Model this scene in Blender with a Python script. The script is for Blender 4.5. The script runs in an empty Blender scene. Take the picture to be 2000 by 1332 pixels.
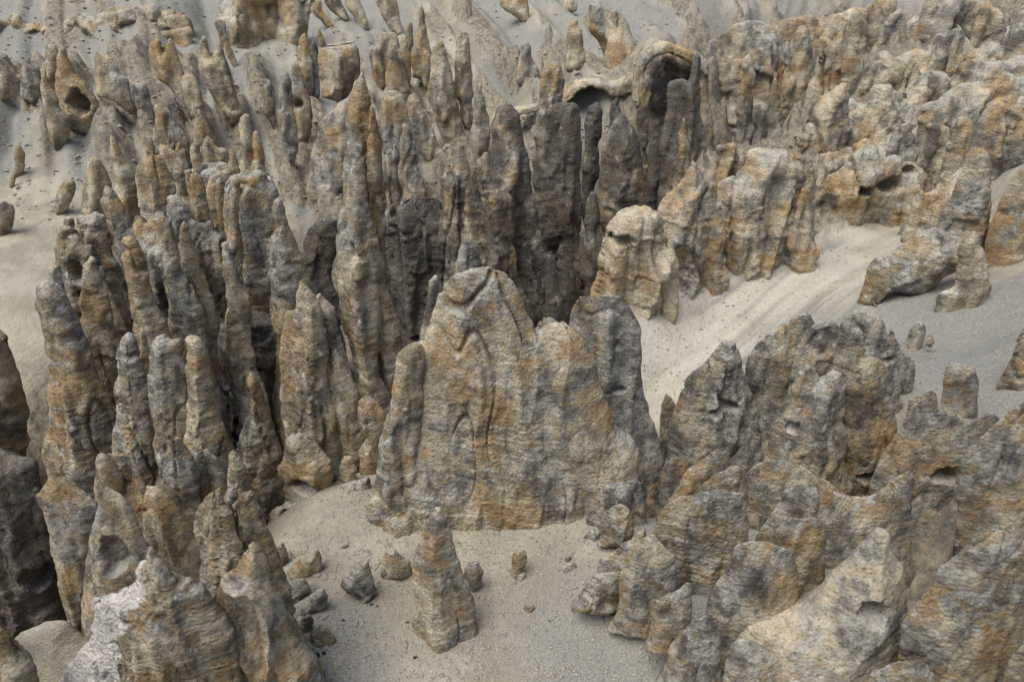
import bpy, math, random
import numpy as np

# ------------------------------------------------------------------ camera, sky, sun, exposure
scene = bpy.context.scene
PITCH = math.radians(-30.0)
FPX = 1400.0                                   # focal length in units of 1/2000 of the frame width
cam_d = bpy.data.cameras.new('camera')
cam_d.sensor_fit = 'HORIZONTAL'
cam_d.sensor_width = 36.0
cam_d.lens = 36.0 * FPX / 2000.0
cam_d.clip_start = 0.5
cam_d.clip_end = 3000.0
cam = bpy.data.objects.new('camera', cam_d)
scene.collection.objects.link(cam)
cam.location = (0, 0, 0)
cam.rotation_euler = (math.radians(90) + PITCH, 0, 0)
scene.camera = cam

SUN_AZ = math.radians(-128)                    # from +Y towards +X: left of and behind the camera
SUN_EL = math.radians(66)
sun_vec = (math.sin(SUN_AZ) * math.cos(SUN_EL), math.cos(SUN_AZ) * math.cos(SUN_EL), math.sin(SUN_EL))
world = bpy.data.worlds.new('World')
scene.world = world
world.use_nodes = True
wn = world.node_tree
for n in list(wn.nodes):
    wn.nodes.remove(n)
w_out = wn.nodes.new('ShaderNodeOutputWorld')
w_bg = wn.nodes.new('ShaderNodeBackground')
w_sky = wn.nodes.new('ShaderNodeTexSky')
w_sky.sky_type = 'NISHITA'
w_sky.sun_disc = False
w_sky.sun_elevation = SUN_EL
w_sky.sun_rotation = SUN_AZ
w_sky.air_density = 1.0
w_sky.dust_density = 4.0
w_sky.ozone_density = 1.0
w_bg.inputs['Strength'].default_value = 0.06
wn.links.new(w_sky.outputs[0], w_bg.inputs['Color'])
wn.links.new(w_bg.outputs[0], w_out.inputs['Surface'])

sun_d = bpy.data.lights.new('sun', 'SUN')
sun_d.energy = 1.5
sun_d.angle = math.radians(42)
sun_d.color = (1.0, 0.975, 0.93)
sun = bpy.data.objects.new('sun', sun_d)
scene.collection.objects.link(sun)
from mathutils import Vector
sun.rotation_euler = Vector(sun_vec).to_track_quat('Z', 'Y').to_euler()
sun.location = (-40, -20, 60)

vs = scene.view_settings
vs.view_transform = 'Standard'
vs.look = 'None'
vs.gamma = 1.0
vs.exposure = 1.36
scene.cycles.max_bounces = 4
scene.cycles.diffuse_bounces = 3

# ------------------------------------------------------------------ noise
rng = np.random.default_rng(7)
PERM = rng.permutation(256).astype(np.int32)
PERM = np.concatenate([PERM, PERM, PERM])
GR = rng.normal(size=(256, 3)).astype(np.float32)
GR /= np.linalg.norm(GR, axis=1)[:, None]

def pnoise(x, y, z):
    """3-D gradient noise, about -0.7..0.7"""
    x = np.asarray(x, np.float32); y = np.asarray(y, np.float32); z = np.asarray(z, np.float32)
    xi = np.floor(x); yi = np.floor(y); zi = np.floor(z)
    xf = x - xi; yf = y - yi; zf = z - zi
    xi = xi.astype(np.int32) & 255; yi = yi.astype(np.int32) & 255; zi = zi.astype(np.int32) & 255
    u = xf * xf * (3 - 2 * xf); v = yf * yf * (3 - 2 * yf); w = zf * zf * (3 - 2 * zf)
    res = 0
    for dx in (0, 1):
        px = PERM[xi + dx]
        wx = u if dx else 1 - u
        for dy in (0, 1):
            py = PERM[px + ((yi + dy) & 255)]
            wy = wx * (v if dy else 1 - v)
            for dz in (0, 1):
                g = GR[PERM[py + ((zi + dz) & 255)]]
                d = g[:, 0] * (xf - dx) + g[:, 1] * (yf - dy) + g[:, 2] * (zf - dz)
                res = res + d * (wy * (w if dz else 1 - w))
    return res

def fbm(p, f, octs=3, gain=0.5, sz=1.0, off=0.0):
    r = 0; a = 1.0
    for i in range(octs):
        r = r + a * pnoise(p[:, 0] * f + 13.7 * i + off, p[:, 1] * f + 5.1 * i + off, p[:, 2] * f * sz + 3.3 * i)
        f *= 2.03; a *= gain
    return r

def facets(p, size, seed=0, zs=1.5):
    """broken planar faces: each random cell gets its own tilted plane"""
    q = p / np.array([size, size, size * zs], np.float32) + seed * 7.3
    b = np.floor(q - 0.5).astype(np.int32)
    best = np.full(len(p), 9e9, np.float32); val = np.zeros(len(p), np.float32)
    for dx in (0, 1):
        for dy in (0, 1):
            for dz in (0, 1):
                cx, cy, cz = b[:, 0] + dx, b[:, 1] + dy, b[:, 2] + dz
                k = PERM[PERM[PERM[(cx + seed) & 255] + (cy & 255)] + (cz & 255)]
                r = q - np.stack([cx, cy, cz], 1) - 0.5 - 0.34 * GR[k]
                d = (r * r).sum(1)
                m = d < best
                best[m] = d[m]
                g = GR[(k[m] + 91) & 255]
                val[m] = (r[m] * g).sum(1) * 0.75 + 0.22 * GR[(k[m] + 17) & 255, 0]
    return val

# ------------------------------------------------------------------ rays of the photograph's view
CP, SP = math.cos(PITCH), math.sin(PITCH)

def ray(px, py):
    u = (np.asarray(px, float) - 1000.0) / FPX
    v = -(np.asarray(py, float) - 666.0) / FPX
    return np.stack([u, CP - v * SP, SP + v * CP], -1)

def at(px, py, D):
    d = ray(px, py)
    return d * (D / d[..., 1])[..., None] if d.ndim > 1 else d * (D / d[1])

# ------------------------------------------------------------------ materials
def nd(nt, typ, **kw):
    n = nt.nodes.new(typ)
    for k, v in kw.items():
        if k == 'inp':
            for a, b in v.items():
                n.inputs[a].default_value = b
        else:
            setattr(n, k, v)
    return n

def new_mat(name):
    m = bpy.data.materials.new(name)
    m.use_nodes = True
    nt = m.node_tree
    b = nt.nodes['Principled BSDF']
    b.inputs['Roughness'].default_value = 0.92
    b.inputs['Specular IOR Level'].default_value = 0.15
    return m, nt, b

class NT:
    """small helper to wire nodes"""
    def __init__(s, nt): s.nt = nt
    def link(s, a, b): s.nt.links.new(a, b)
    def noise(s, vec, scale, detail=4, rough=0.55, dist=0.0):
        n = nd(s.nt, 'ShaderNodeTexNoise', inp={'Scale': scale, 'Detail': detail, 'Roughness': rough, 'Distortion': dist})
        s.link(vec, n.inputs['Vector']); return n.outputs['Fac']
    def voro(s, vec, scale, feature='F1'):
        n = nd(s.nt, 'ShaderNodeTexVoronoi', feature=feature, inp={'Scale': scale})
        s.link(vec, n.inputs['Vector']); return n
    def ramp(s, fac, a, b, smooth=True):
        n = nd(s.nt, 'ShaderNodeMapRange', inp={'From Min': a, 'From Max': b})
        if smooth: n.interpolation_type = 'SMOOTHSTEP'
        s.link(fac, n.inputs['Value']); return n.outputs['Result']
    def math(s, op, a, b=None, clamp=False):
        n = nd(s.nt, 'ShaderNodeMath', operation=op, use_clamp=clamp)
        for i, q in enumerate((a, b)):
            if q is None: continue
            if isinstance(q, (int, float)): n.inputs[i].default_value = q
            else: s.link(q, n.inputs[i])
        return n.outputs[0]
    def mix(s, fac, a, b, blend='MIX'):
        n = nd(s.nt, 'ShaderNodeMix', data_type='RGBA', blend_type=blend)
        for i, q in ((0, fac), (6, a), (7, b)):
            if isinstance(q, (int, float)): n.inputs[i].default_value = q
            elif isinstance(q, tuple): n.inputs[i].default_value = (*q, 1) if len(q) == 3 else q
            else: s.link(q, n.inputs[i])
        return n.outputs[2]
    def scale(s, vec, sc, rot=(0, 0, 0)):
        n = nd(s.nt, 'ShaderNodeMapping', inp={'Scale': sc, 'Rotation': rot})
        s.link(vec, n.inputs['Vector']); return n.outputs[0]
    def bump(s, h, strength, dist, prev=None):
        n = nd(s.nt, 'ShaderNodeBump', inp={'Strength': strength, 'Distance': dist})
        s.link(h, n.inputs['Height'])
        if prev is not None: s.link(prev, n.inputs['Normal'])
        return n.outputs[0]

def rock_material():
    m, nt, bsdf = new_mat('weathered_conglomerate')
    q = NT(nt)
    geo = nt.nodes.new('ShaderNodeNewGeometry')
    pos = geo.outputs['Position']
    tone = nd(nt, 'ShaderNodeAttribute', attribute_name='tone')      # R body, G ochre, B lichen grey, A dark varnish plus painted ravine shade
    sep = nt.nodes.new('ShaderNodeSeparateColor')
    q.link(tone.outputs['Color'], sep.inputs[0])
    t_body, t_och, t_gr, t_dk = sep.outputs[0], sep.outputs[1], sep.outputs[2], tone.outputs['Alpha']
    extra = nd(nt, 'ShaderNodeAttribute', attribute_name='extra')    # R crust, G rust, B bed height, A second grey tone
    sep2 = nt.nodes.new('ShaderNodeSeparateColor')
    q.link(extra.outputs['Color'], sep2.inputs[0])
    t_cr, t_rust, t_bed = sep2.outputs[0], sep2.outputs[1], sep2.outputs[2]
    info = nt.nodes.new('ShaderNodeObjectInfo')
    sepi = nt.nodes.new('ShaderNodeSeparateColor'); q.link(info.outputs['Color'], sepi.inputs[0])
    bedk = sepi.outputs[0]
    n_fine = q.noise(pos, 1.7, 8, 0.82)
    jit = q.math('SUBTRACT', n_fine, 0.5)
    body = q.mix(q.ramp(q.math('ADD', t_body, q.math('MULTIPLY', jit, 0.5)), 0.25, 0.75), (0.29, 0.243, 0.163), (0.60, 0.525, 0.385))
    och = q.mix(t_rust, (0.50, 0.36, 0.175), (0.36, 0.228, 0.108))
    f_och = q.ramp(q.math('ADD', t_och, q.math('MULTIPLY', jit, 0.55)), 0.42, 0.68)
    body = q.mix(q.math('MULTIPLY', f_och, 0.76), body, och)
    f_gr = q.ramp(q.math('ADD', t_gr, q.math('MULTIPLY', jit, 1.0)), 0.40, 0.66)
    greyc = q.mix(q.ramp(q.math('ADD', extra.outputs['Alpha'], q.math('MULTIPLY', jit, 1.5)), 0.2, 0.8), (0.138, 0.143, 0.138), (0.45, 0.452, 0.41))
    col = q.mix(q.math('MULTIPLY', f_gr, 0.82), body, greyc)
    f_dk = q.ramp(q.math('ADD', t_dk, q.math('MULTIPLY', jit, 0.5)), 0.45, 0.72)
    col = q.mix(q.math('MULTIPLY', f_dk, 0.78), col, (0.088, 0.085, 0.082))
    # thin beds
    comb = nt.nodes.new('ShaderNodeCombineXYZ')
    sp = nt.nodes.new('ShaderNodeSeparateXYZ'); q.link(pos, sp.inputs[0])
    q.link(q.math('MULTIPLY', sp.outputs[0], 0.45), comb.inputs[0])
    q.link(q.math('MULTIPLY', sp.outputs[1], 0.45), comb.inputs[1])
    q.link(q.math('MULTIPLY', t_bed, 6.0), comb.inputs[2])
    bed = q.noise(comb.outputs[0], 1.0, 4, 0.6, 0.0)
    col = q.mix(q.math('MULTIPLY', q.math('MULTIPLY', q.ramp(bed, 0.48, 0.34), 0.34), bedk, True), col, q.mix(1.0, col, (0.42, 0.39, 0.35), 'MULTIPLY'))
    # white salt crust
    f_cr = q.ramp(q.math('ADD', t_cr, q.math('MULTIPLY', jit, 1.2)), 0.45, 0.7)
    col = q.mix(q.math('MULTIPLY', f_cr, 0.9), col, (0.70, 0.675, 0.62))
    # pebbles set in the rock: pale and dark grains
    v1 = q.voro(pos, 5.2)
    grain = q.ramp(v1.outputs['Distance'], 0.36, 0.16)
    vsep = nt.nodes.new('ShaderNodeSeparateColor'); q.link(v1.outputs['Color'], vsep.inputs[0])
    pale = q.math('MULTIPLY', grain, q.ramp(vsep.outputs[0], 0.66, 0.9))
    darkg = q.math('MULTIPLY', grain, q.ramp(vsep.outputs[1], 0.68, 0.92))
    col = q.mix(q.math('MULTIPLY', pale, 0.8), col, (0.52, 0.50, 0.46))
    col = q.mix(q.math('MULTIPLY', darkg, 0.65), col, (0.06, 0.06, 0.062))
    col = q.mix(0.6, col, q.mix(q.ramp(n_fine, 0.33, 0.67, False), (0.46, 0.45, 0.435), (1.55, 1.53, 1.50)), 'MULTIPLY')
    q.link(col, bsdf.inputs['Base Color'])
    n_r = q.noise(pos, 2.2, 7, 0.78, 0.0)
    b1 = q.bump(q.math('MULTIPLY', bed, bedk), 1.0, 0.2)
    b2 = q.bump(n_r, 1.0, 0.45, b1)
    b3 = q.bump(q.math('MULTIPLY', v1.outputs['Distance'], -1.0), 0.8, 0.12, b2)
    q.link(b3, bsdf.inputs['Normal'])
    return m

def sand_material():
    m, nt, bsdf = new_mat('sand_and_scree')
    q = NT(nt)
    geo = nt.nodes.new('ShaderNodeNewGeometry')
    pos = geo.outputs['Position']
    att = nd(nt, 'ShaderNodeAttribute', attribute_name='cover')     # R gravel, G rock, B pale wash
    sep = nt.nodes.new('ShaderNodeSeparateColor'); q.link(att.outputs['Color'], sep.inputs[0])
    gravel, rock, pale = sep.outputs[0], sep.outputs[1], sep.outputs[2]
    n1 = q.noise(pos, 0.22, 6, 0.62, 0.4)
    n2 = q.noise(pos, 3.2, 6, 0.75)
    n3 = q.noise(pos, 14.0, 4, 0.75)
    col = q.mix(q.ramp(n1, 0.35, 0.65), (0.258, 0.235, 0.180), (0.355, 0.330, 0.262))
    col = q.mix(pale, col, (0.53, 0.505, 0.44))
    g = q.ramp(q.math('ADD', gravel, q.math('MULTIPLY', q.math('SUBTRACT', n2, 0.5), 0.9)), 0.25, 0.75)
    gc = q.mix(q.ramp(n3, 0.36, 0.64), (0.122, 0.128, 0.124), (0.295, 0.30, 0.275))
    col = q.mix(q.math('MULTIPLY', g, 0.85), col, gc)
    rk = q.mix(q.ramp(q.noise(pos, 1.1, 7, 0.75, 0.1), 0.38, 0.62), (0.13, 0.122, 0.105), (0.29, 0.25, 0.18))
    rf = q.ramp(q.math('ADD', rock, q.math('MULTIPLY', q.math('SUBTRACT', n1, 0.5), 0.5)), 0.35, 0.65)
    col = q.mix(rf, col, rk)
    v = q.voro(pos, 9.0)
    vs_ = nt.nodes.new('ShaderNodeSeparateColor'); q.link(v.outputs['Color'], vs_.inputs[0])
    grain = q.ramp(v.outputs['Distance'], 0.36, 0.18)
    col = q.mix(q.math('MULTIPLY', q.math('MULTIPLY', grain, q.ramp(vs_.outputs[0], 0.72, 0.9)), 0.55), col, (0.56, 0.54, 0.50))
    col = q.mix(q.math('MULTIPLY', q.math('MULTIPLY', grain, q.ramp(vs_.outputs[1], 0.76, 0.92)), 0.55), col, (0.10, 0.10, 0.105))
    col = q.mix(0.5, col, q.mix(q.ramp(n2, 0.3, 0.7, False), (0.72, 0.71, 0.69), (1.28, 1.27, 1.25)), 'MULTIPLY')
    q.link(col, bsdf.inputs['Base Color'])
    b0 = q.bump(q.noise(pos, 0.9, 7, 0.7), 0.9, 0.45)
    b1 = q.bump(n2, 0.7, 0.14, b0)
    b2 = q.bump(q.math('MULTIPLY', v.outputs['Distance'], -1.0), 0.6, 0.06, b1)
    q.link(b2, bsdf.inputs['Normal'])
    return m

ROCK = rock_material()
SAND = sand_material()

def plain_mat(name, c1, c2, sc):
    m, nt, bsdf = new_mat(name)
    q = NT(nt)
    geo = nt.nodes.new('ShaderNodeNewGeometry')
    q.link(q.mix(q.ramp(q.noise(geo.outputs['Position'], sc, 3, 0.7), 0.35, 0.65), c1, c2), bsdf.inputs['Base Color'])
    return m

STONE = plain_mat('loose_stone', (0.14, 0.135, 0.125), (0.33, 0.30, 0.25), 9.0)
LEAF = plain_mat('desert_shrub', (0.025, 0.045, 0.018), (0.06, 0.085, 0.03), 6.0)

# ------------------------------------------------------------------ objects
def mesh_obj(name, verts, faces, mat, origin=(0, 0, 0), parent=None, smooth=True):
    me = bpy.data.meshes.new(name)
    verts = np.asarray(verts, np.float32) - np.asarray(origin, np.float32)
    faces = np.asarray(faces, np.int32)
    k = faces.shape[1]
    me.vertices.add(len(verts)); me.vertices.foreach_set('co', verts.ravel())
    me.loops.add(faces.size); me.loops.foreach_set('vertex_index', faces.ravel())
    me.polygons.add(len(faces))
    me.polygons.foreach_set('loop_start', np.arange(0, faces.size, k, dtype=np.int32))
    me.polygons.foreach_set('use_smooth', np.full(len(faces), smooth))
    me.update(calc_edges=True)
    me.materials.append(mat)
    o = bpy.data.objects.new(name, me)
    scene.collection.objects.link(o)
    o.location = origin
    if parent is not None:
        o.parent = parent
        o.location = Vector(origin) - parent.location
    return o

def tag(o, label, cat, group=None):
    o['label'] = label; o['category'] = cat
    if o.get('kind') is None: o['kind'] = 'thing'
    if group: o['group'] = group
    return o

def thing(name, label, cat, loc, group=None):
    e = bpy.data.objects.new(name, None)
    e.empty_display_size = 0.5
    scene.collection.objects.link(e)
    e.location = tuple(float(v) for v in loc)
    return tag(e, label, cat, group)

# ------------------------------------------------------------------ terrain: thin-plate sheet through surveyed points
GP = """700,1330,25 1000,1330,25.5 1300,1310,26 400,1330,24.5 650,1200,29 1000,1100,33 1150,970,37.5 1100,1010,36 900,1040,35.2
700,1000,37.5 560,1040,36 620,960,39 860,1200,29 1180,1200,29 1250,1240,27 1500,1320,24.5 1800,1330,23.5 2000,1330,22.5 1650,1180,27
1500,1100,30 1330,1040,33 1850,1080,28.5 1990,1060,26 1800,880,36 1990,860,34 1600,980,35 1450,950,38 1290,1010,38
1900,690,48 1800,650,52 1990,520,61 1985,660,46 1700,580,60 1400,700,61 1280,770,57 1290,840,50 1600,570,66 1800,420,84 1250,640,62
1830,700,47 1700,700,46 1550,720,47 1440,740,49 1930,610,52 1770,740,44 1920,770,40 1740,800,41 1600,800,42 1400,830,45
1220,580,67 1420,560,71 1550,500,74 1350,350,80 1430,310,85 1550,310,91 1650,310,97 1750,310,98 1830,250,101 1600,190,113 1700,140,119 1900,205,99 1980,180,99 1850,120,119 1760,100,128 1950,110,110 1590,420,82 1150,300,117 1060,300,111 1010,330,106 1690,430,84 1900,460,72 
330,1230,33 240,1330,30 100,1290,30 30,1330,29
40,1180,47 150,1100,45 300,1050,44 100,980,52 450,1020,47 560,960,50 680,860,56 760,740,67 640,760,66 820,700,66 950,640,72
1080,620,74 1130,590,84 1180,520,92 1240,420,108 1300,380,115 1420,330,126 1520,290,136 1640,210,146 1720,150,160
200,800,60 330,700,66 450,640,73 550,560,84 640,480,94 800,440,98 900,420,98 1010,420,100
30,690,64 30,600,70 30,500,79 30,400,90 30,300,101 30,200,117 0,130,133 120,640,67 90,560,74 150,450,86 160,380,93 200,290,104
100,125,134 200,120,134 300,110,134 60,24,144 200,16,145 330,6,147 -60,26,145 200,-30,165 0,-30,165 400,60,146 250,160,126 330,200,119 430,260,112 380,120,133 480,180,124 540,330,112 600,290,118 520,420,104
560,100,138 650,80,144 750,100,142 700,30,158 850,40,160 830,130,140 930,180,131 980,225,124 920,60,154 1000,20,164 1050,120,142 1100,40,157
1200,30,160 1290,72,127 1340,88,124 1230,110,129 1140,156,130 1060,200,122 1190,158,130 1290,30,152 1400,50,150 1500,25,160 1600,5,172 1720,-10,182 1780,30,172
1850,20,165 1950,20,150 1970,330,80 1650,140,140"""
gp = [tuple(map(float, t.split(','))) for t in GP.split()]
GPT = np.array([at(a, b, c) for a, b, c in gp])
# far beyond the frame the mountainside goes on rising; below and behind the camera it flattens
for X, Y, Z in ((-300, 300, 12), (-120, 300, 22), (0, 300, 26), (150, 300, 24), (320, 300, 20), (-200, 180, -8), (-220, 90, -20),
                (220, 180, -4), (220, 90, -8), (120, 60, -16), (90, 20, -26), (0, 8, -38), (-60, 10, -44), (-120, 40, -38), (50, 10, -32),
                (-90, 55, -36), (-70, 35, -46)):
    GPT = np.vstack([GPT, (X, Y, Z)])

def tps_fit(P, lam=0.4):
    n = len(P)
    r2 = ((P[:, None, :2] - P[None, :, :2]) ** 2).sum(-1)
    K = np.where(r2 > 0, r2 * np.log(r2 + 1e-12) * 0.5, 0) + np.eye(n) * lam * 20
    Q = np.hstack([np.ones((n, 1)), P[:, :2]])
    A = np.zeros((n + 3, n + 3)); A[:n, :n] = K; A[:n, n:] = Q; A[n:, :n] = Q.T
    return np.linalg.solve(A, np.concatenate([P[:, 2], np.zeros(3)]))
TPS = tps_fit(GPT)

def ground_z(X, Y):
    X = np.asarray(X, float).ravel(); Y = np.asarray(Y, float).ravel()
    z = TPS[-3] + TPS[-2] * X + TPS[-1] * Y
    for i in range(0, len(GPT)):
        r2 = (X - GPT[i, 0]) ** 2 + (Y - GPT[i, 1]) ** 2
        z = z + TPS[i] * r2 * np.log(r2 + 1e-12) * 0.5
    return z

def project(P):
    xr = P[:, 0]; yf = P[:, 1] * CP + P[:, 2] * SP; zu = -P[:, 1] * SP + P[:, 2] * CP
    return 1000 + FPX * xr / yf, 666 - FPX * zu / yf

def sstep(a, b, x):
    t = np.clip((x - a) / (b - a), 0, 1)
    return t * t * (3 - 2 * t)

RAVINES = (
    (((-60, 1200, 46), (150, 1100, 46), (300, 1050, 46), (450, 1020, 49), (560, 960, 52), (700, 800, 61), (820, 700, 67), (950, 640, 73), (1080, 610, 77), (1130, 590, 84),
      (1180, 520, 92), (1240, 420, 106), (1300, 380, 112), (1420, 330, 124), (1520, 290, 134), (1640, 210, 143)), 6.5, 11),
    (((150, 900, 55), (330, 700, 66), (450, 640, 73), (640, 480, 90), (800, 440, 94), (1000, 420, 97)), 8.0, 9),
    (((1290, 850, 48), (1380, 870, 45), (1450, 860, 43), (1560, 900, 39), (1660, 960, 35), (1720, 1010, 33), (1800, 1080, 30)), 3.2, 4.5),
    (((640, 760, 64), (820, 560, 79), (950, 500, 87), (1100, 450, 97)), 9.0, 8),
)

RIBS = [tuple(map(float, t.split(','))) for t in '''118,297,108 160,235,114 60,205,118 250,215,120 285,240,119 345,200,117 380,235,117 455,250,112 300,300,104
350,330,100 400,320,100 525,250,118 572,330,106 598,282,108 660,200,108 640,300,97 745,183,112 790,200,108 838,320,92 825,160,118 900,300,100 915,260,108
940,320,97 1120,140,131 1030,170,125 1210,135,139 220,330,97 90,300,108 30,230,115 480,300,106 620,230,108 700,230,105 870,180,118 760,300,98'''.split()]

def build_ground():
    nv, nu = 430, 560
    Y = 9 + 3.2 * (np.exp(np.linspace(0, math.log(1 + 320 / 3.2 / 1.0), nv) * 1.0) - 1)
    Y = 10 * (330 / 10) ** np.linspace(0, 1, nv)
    U = np.linspace(-1, 1, nu)
    YY, UU = np.meshgrid(Y, U, indexing='ij')
    XX = UU * (14 + 0.95 * YY)
    X = XX.ravel(); Yf = YY.ravel()
    Z = ground_z(X, Yf)
    P = np.stack([X, Yf, Z], 1).astype(np.float32)
    # rocky roughness in the ravine and on the far cliffs, smooth on the sand
    slope = np.hypot(*np.gradient(Z.reshape(nv, nu), axis=(0, 1)) / np.stack([np.gradient(YY, axis=0), np.gradient(XX, axis=1)])).ravel()
    px, py = project(P)
    rav = np.zeros(len(P))
    finz = sstep(1225, 1262, px) * sstep(820, 850, py) * sstep(0, 40, (px - 1240) - (py - 1180) * 0.75)
    for line, wd, dep in RAVINES:
        W = np.array([at(a_, b_, c_)[:2] for a_, b_, c_ in line])
        dd = np.full(len(P), 1e9)
        for a_, b_ in zip(W[:-1], W[1:]):
            ab = b_ - a_
            t = np.clip(((P[:, :2] - a_) @ ab) / (ab @ ab), 0, 1)
            dd = np.minimum(dd, np.linalg.norm(P[:, :2] - a_ - t[:, None] * ab, axis=1))
        g = np.exp(-(dd / wd) ** 2)
        Z = Z - dep * g
        rav = np.maximum(rav, np.exp(-(dd / (wd * 1.35)) ** 4))
    rock = np.maximum(sstep(0.85, 1.4, slope), rav)
    brow = np.interp(px, [1180, 1420, 1600, 1830, 2000], [590, 535, 470, 385, 330])
    rock = np.maximum(rock, sstep(1240, 1300, px) * sstep(brow, brow - 30, py) * sstep(60, 66, Yf) * sstep(60, 110, py + (px - 1250) * 0.12))
    big = fbm(P, 0.09, 4, 0.5)
    Z = Z + (0.25 + 1.4 * rock) * big * np.clip(Yf / 60, 0.3, 1.8)
    Z = Z + fbm(P, 0.5, 3, 0.5) * 0.12 * np.clip(Yf / 40, 0.5, 2.5)
    # gullies and runnels running down the open scree
    fl = np.stack([X * 0.9 + Yf * 0.35, Yf * 0.02, X * 0], 1).astype(np.float32)       # far mountainside: falls towards +X, -Y
    fr = np.stack([X * 0.55 - Yf * 0.75, X * 0.03, X * 0], 1).astype(np.float32)
    far = sstep(88, 105, Yf) * sstep(60, 20, X - 40)
    right = sstep(8, 16, X) * sstep(40, 48, Yf) * sstep(100, 88, Yf)
    updir = np.array([-0.36, 0.93])
    ribm = np.zeros(len(P))
    for a_, b_, c_ in RIBS:
        w0 = at(a_, b_, c_)[:2]
        rel = P[:, :2] - w0
        al = rel @ updir; cr = rel @ np.array([0.93, 0.36])
        wd = 2.0 + 0.05 * np.clip(al, 0, 30)
        ribm = np.maximum(ribm, np.exp(-(cr / wd) ** 2) * sstep(-6, 3, al) * sstep(22, 6, al))
    runs = fbm(fl, 0.13, 5, 0.65)
    runs_r = fbm(fr, 0.3, 5, 0.65)
    ribs = 1 - 2.4 * np.abs(fbm(fl, 0.085, 3, 0.5, off=19.0)) + 0.25 * fbm(P, 0.15, 3)
    rib2 = 1 - 2.4 * np.abs(fbm(fl, 0.24, 2, 0.5, off=47.0))
    Z = Z + far * ((ribs - 0.55) * 4.5 + (rib2 - 0.5) * 1.3 + 0.5 * runs) + right * runs_r * 0.06
    Z = Z + ribm * 4.5 * (1 + 0.5 * fbm(P, 0.3, 3))
    rock = np.maximum(rock, sstep(0.25, 0.6, ribm))
    crag = sstep(1290, 1340, px) * sstep(brow, brow - 30, py) * sstep(66, 72, Yf)
    Z = Z + crag * (0.4 - np.abs(fbm(P, 0.11, 4, 0.55, off=3.0)) * 2.2) * 4.0
    P[:, 2] = Z
    Zr = rock * np.clip(Yf / 60, 0.5, 2)
    P[:, 2] = Z
    Z = Z + Zr * (0.9 * facets(P, 3.0, 5, 1.0) + 0.45 * facets(P, 1.3, 9, 1.0)) + far * 0.35 * facets(P, 1.6, 2, 1.0)
    P[:, 2] = Z
    gravel = 0.18 + 0.5 * fbm(P, 0.06, 3, 0.55)
    gravel = gravel + far * (sstep(0.8, 0.2, ribs) * 0.75 + 0.22)
    rock = np.maximum(rock, far * 0.8 * sstep(0.72, 0.95, ribs + 0.3 * fbm(P, 0.12, 3)) * sstep(185, 150, Yf))
    gravel = gravel + right * np.clip(0.15 + 0.7 * fbm(fr, 1.1, 3, 0.7, off=5.0), 0, 0.6)
    nearsand = sstep(46, 40, Yf) * sstep(-14, -10, X) * sstep(11, 8, X)
    gravel = gravel + nearsand * (0.62 * sstep(1080, 1230, py) * sstep(880, 560, px) + 0.35 * sstep(960, 1180, py) * sstep(900, 1100, px))
    gravel = gravel + 0.55 * sstep(1650, 1850, px) * sstep(500, 620, py) * sstep(930, 800, py)
    gravel = gravel + 0.7 * finz
    pale = right * np.clip(0.42 + 0.5 * fbm(fr, 0.7, 4, 0.7, off=31.0) + 0.5 * fbm(P, 0.12, 2), 0, 0.75) * sstep(1880, 1600, px)
    gravel = gravel - 0.25 * pale
    col = np.zeros((len(P), 4), np.float32)
    col[:, 0] = np.clip(gravel, 0, 1); col[:, 1] = np.clip(rock + 0.15 * big, 0, 1); col[:, 2] = np.clip(pale, 0, 1); col[:, 3] = 1
    i = np.arange(nv * nu).reshape(nv, nu)
    F = np.stack([i[:-1, :-1], i[:-1, 1:], i[1:, 1:], i[1:, :-1]], -1).reshape(-1, 4)
    o = mesh_obj('ground', P, F, SAND)
    a = o.data.color_attributes.new('cover', 'FLOAT_COLOR', 'POINT')
    a.data.foreach_set('color', col.ravel())
    o['kind'] = 'structure'
    return Y, U, Z.reshape(nv, nu)
GY, GU, GZ = build_ground()

def surf(X, Y):
    """height of the finished ground"""
    X = np.atleast_1d(np.asarray(X, float)); Y = np.atleast_1d(np.asarray(Y, float))
    fv = np.clip(np.interp(Y, GY, np.arange(len(GY))), 0, len(GY) - 1.001)
    fu = np.clip((X / (14 + 0.95 * Y) + 1) * 0.5 * (len(GU) - 1), 0, len(GU) - 1.001)
    a = fv.astype(int); b = fu.astype(int); ta = fv - a; tb = fu - b
    return ((GZ[a, b] * (1 - tb) + GZ[a, b + 1] * tb) * (1 - ta) + (GZ[a + 1, b] * (1 - tb) + GZ[a + 1, b + 1] * tb) * ta)

def ground_hit(px, py):
    d = ray(px, py); k = d / d[1]
    Y = 18 * (300 / 18) ** np.linspace(0, 1, 1400)
    below = k[2] * Y <= surf(k[0] * Y, Y)
    i = int(np.argmax(below))
    return float(Y[i]) if below.any() and i > 0 else None

# ------------------------------------------------------------------ rock builder
NV = [0]

def chaikin(p, keep_ends):
    q = [p[0]] if keep_ends else []
    n = len(p)
    for i in range(n - 1 if keep_ends else n):
        a, b = p[i], p[(i + 1) % n]
        q.append(a * 0.87 + b * 0.13); q.append(a * 0.13 + b * 0.87)
    if keep_ends: q.append(p[-1])
    return np.array(q)

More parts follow.
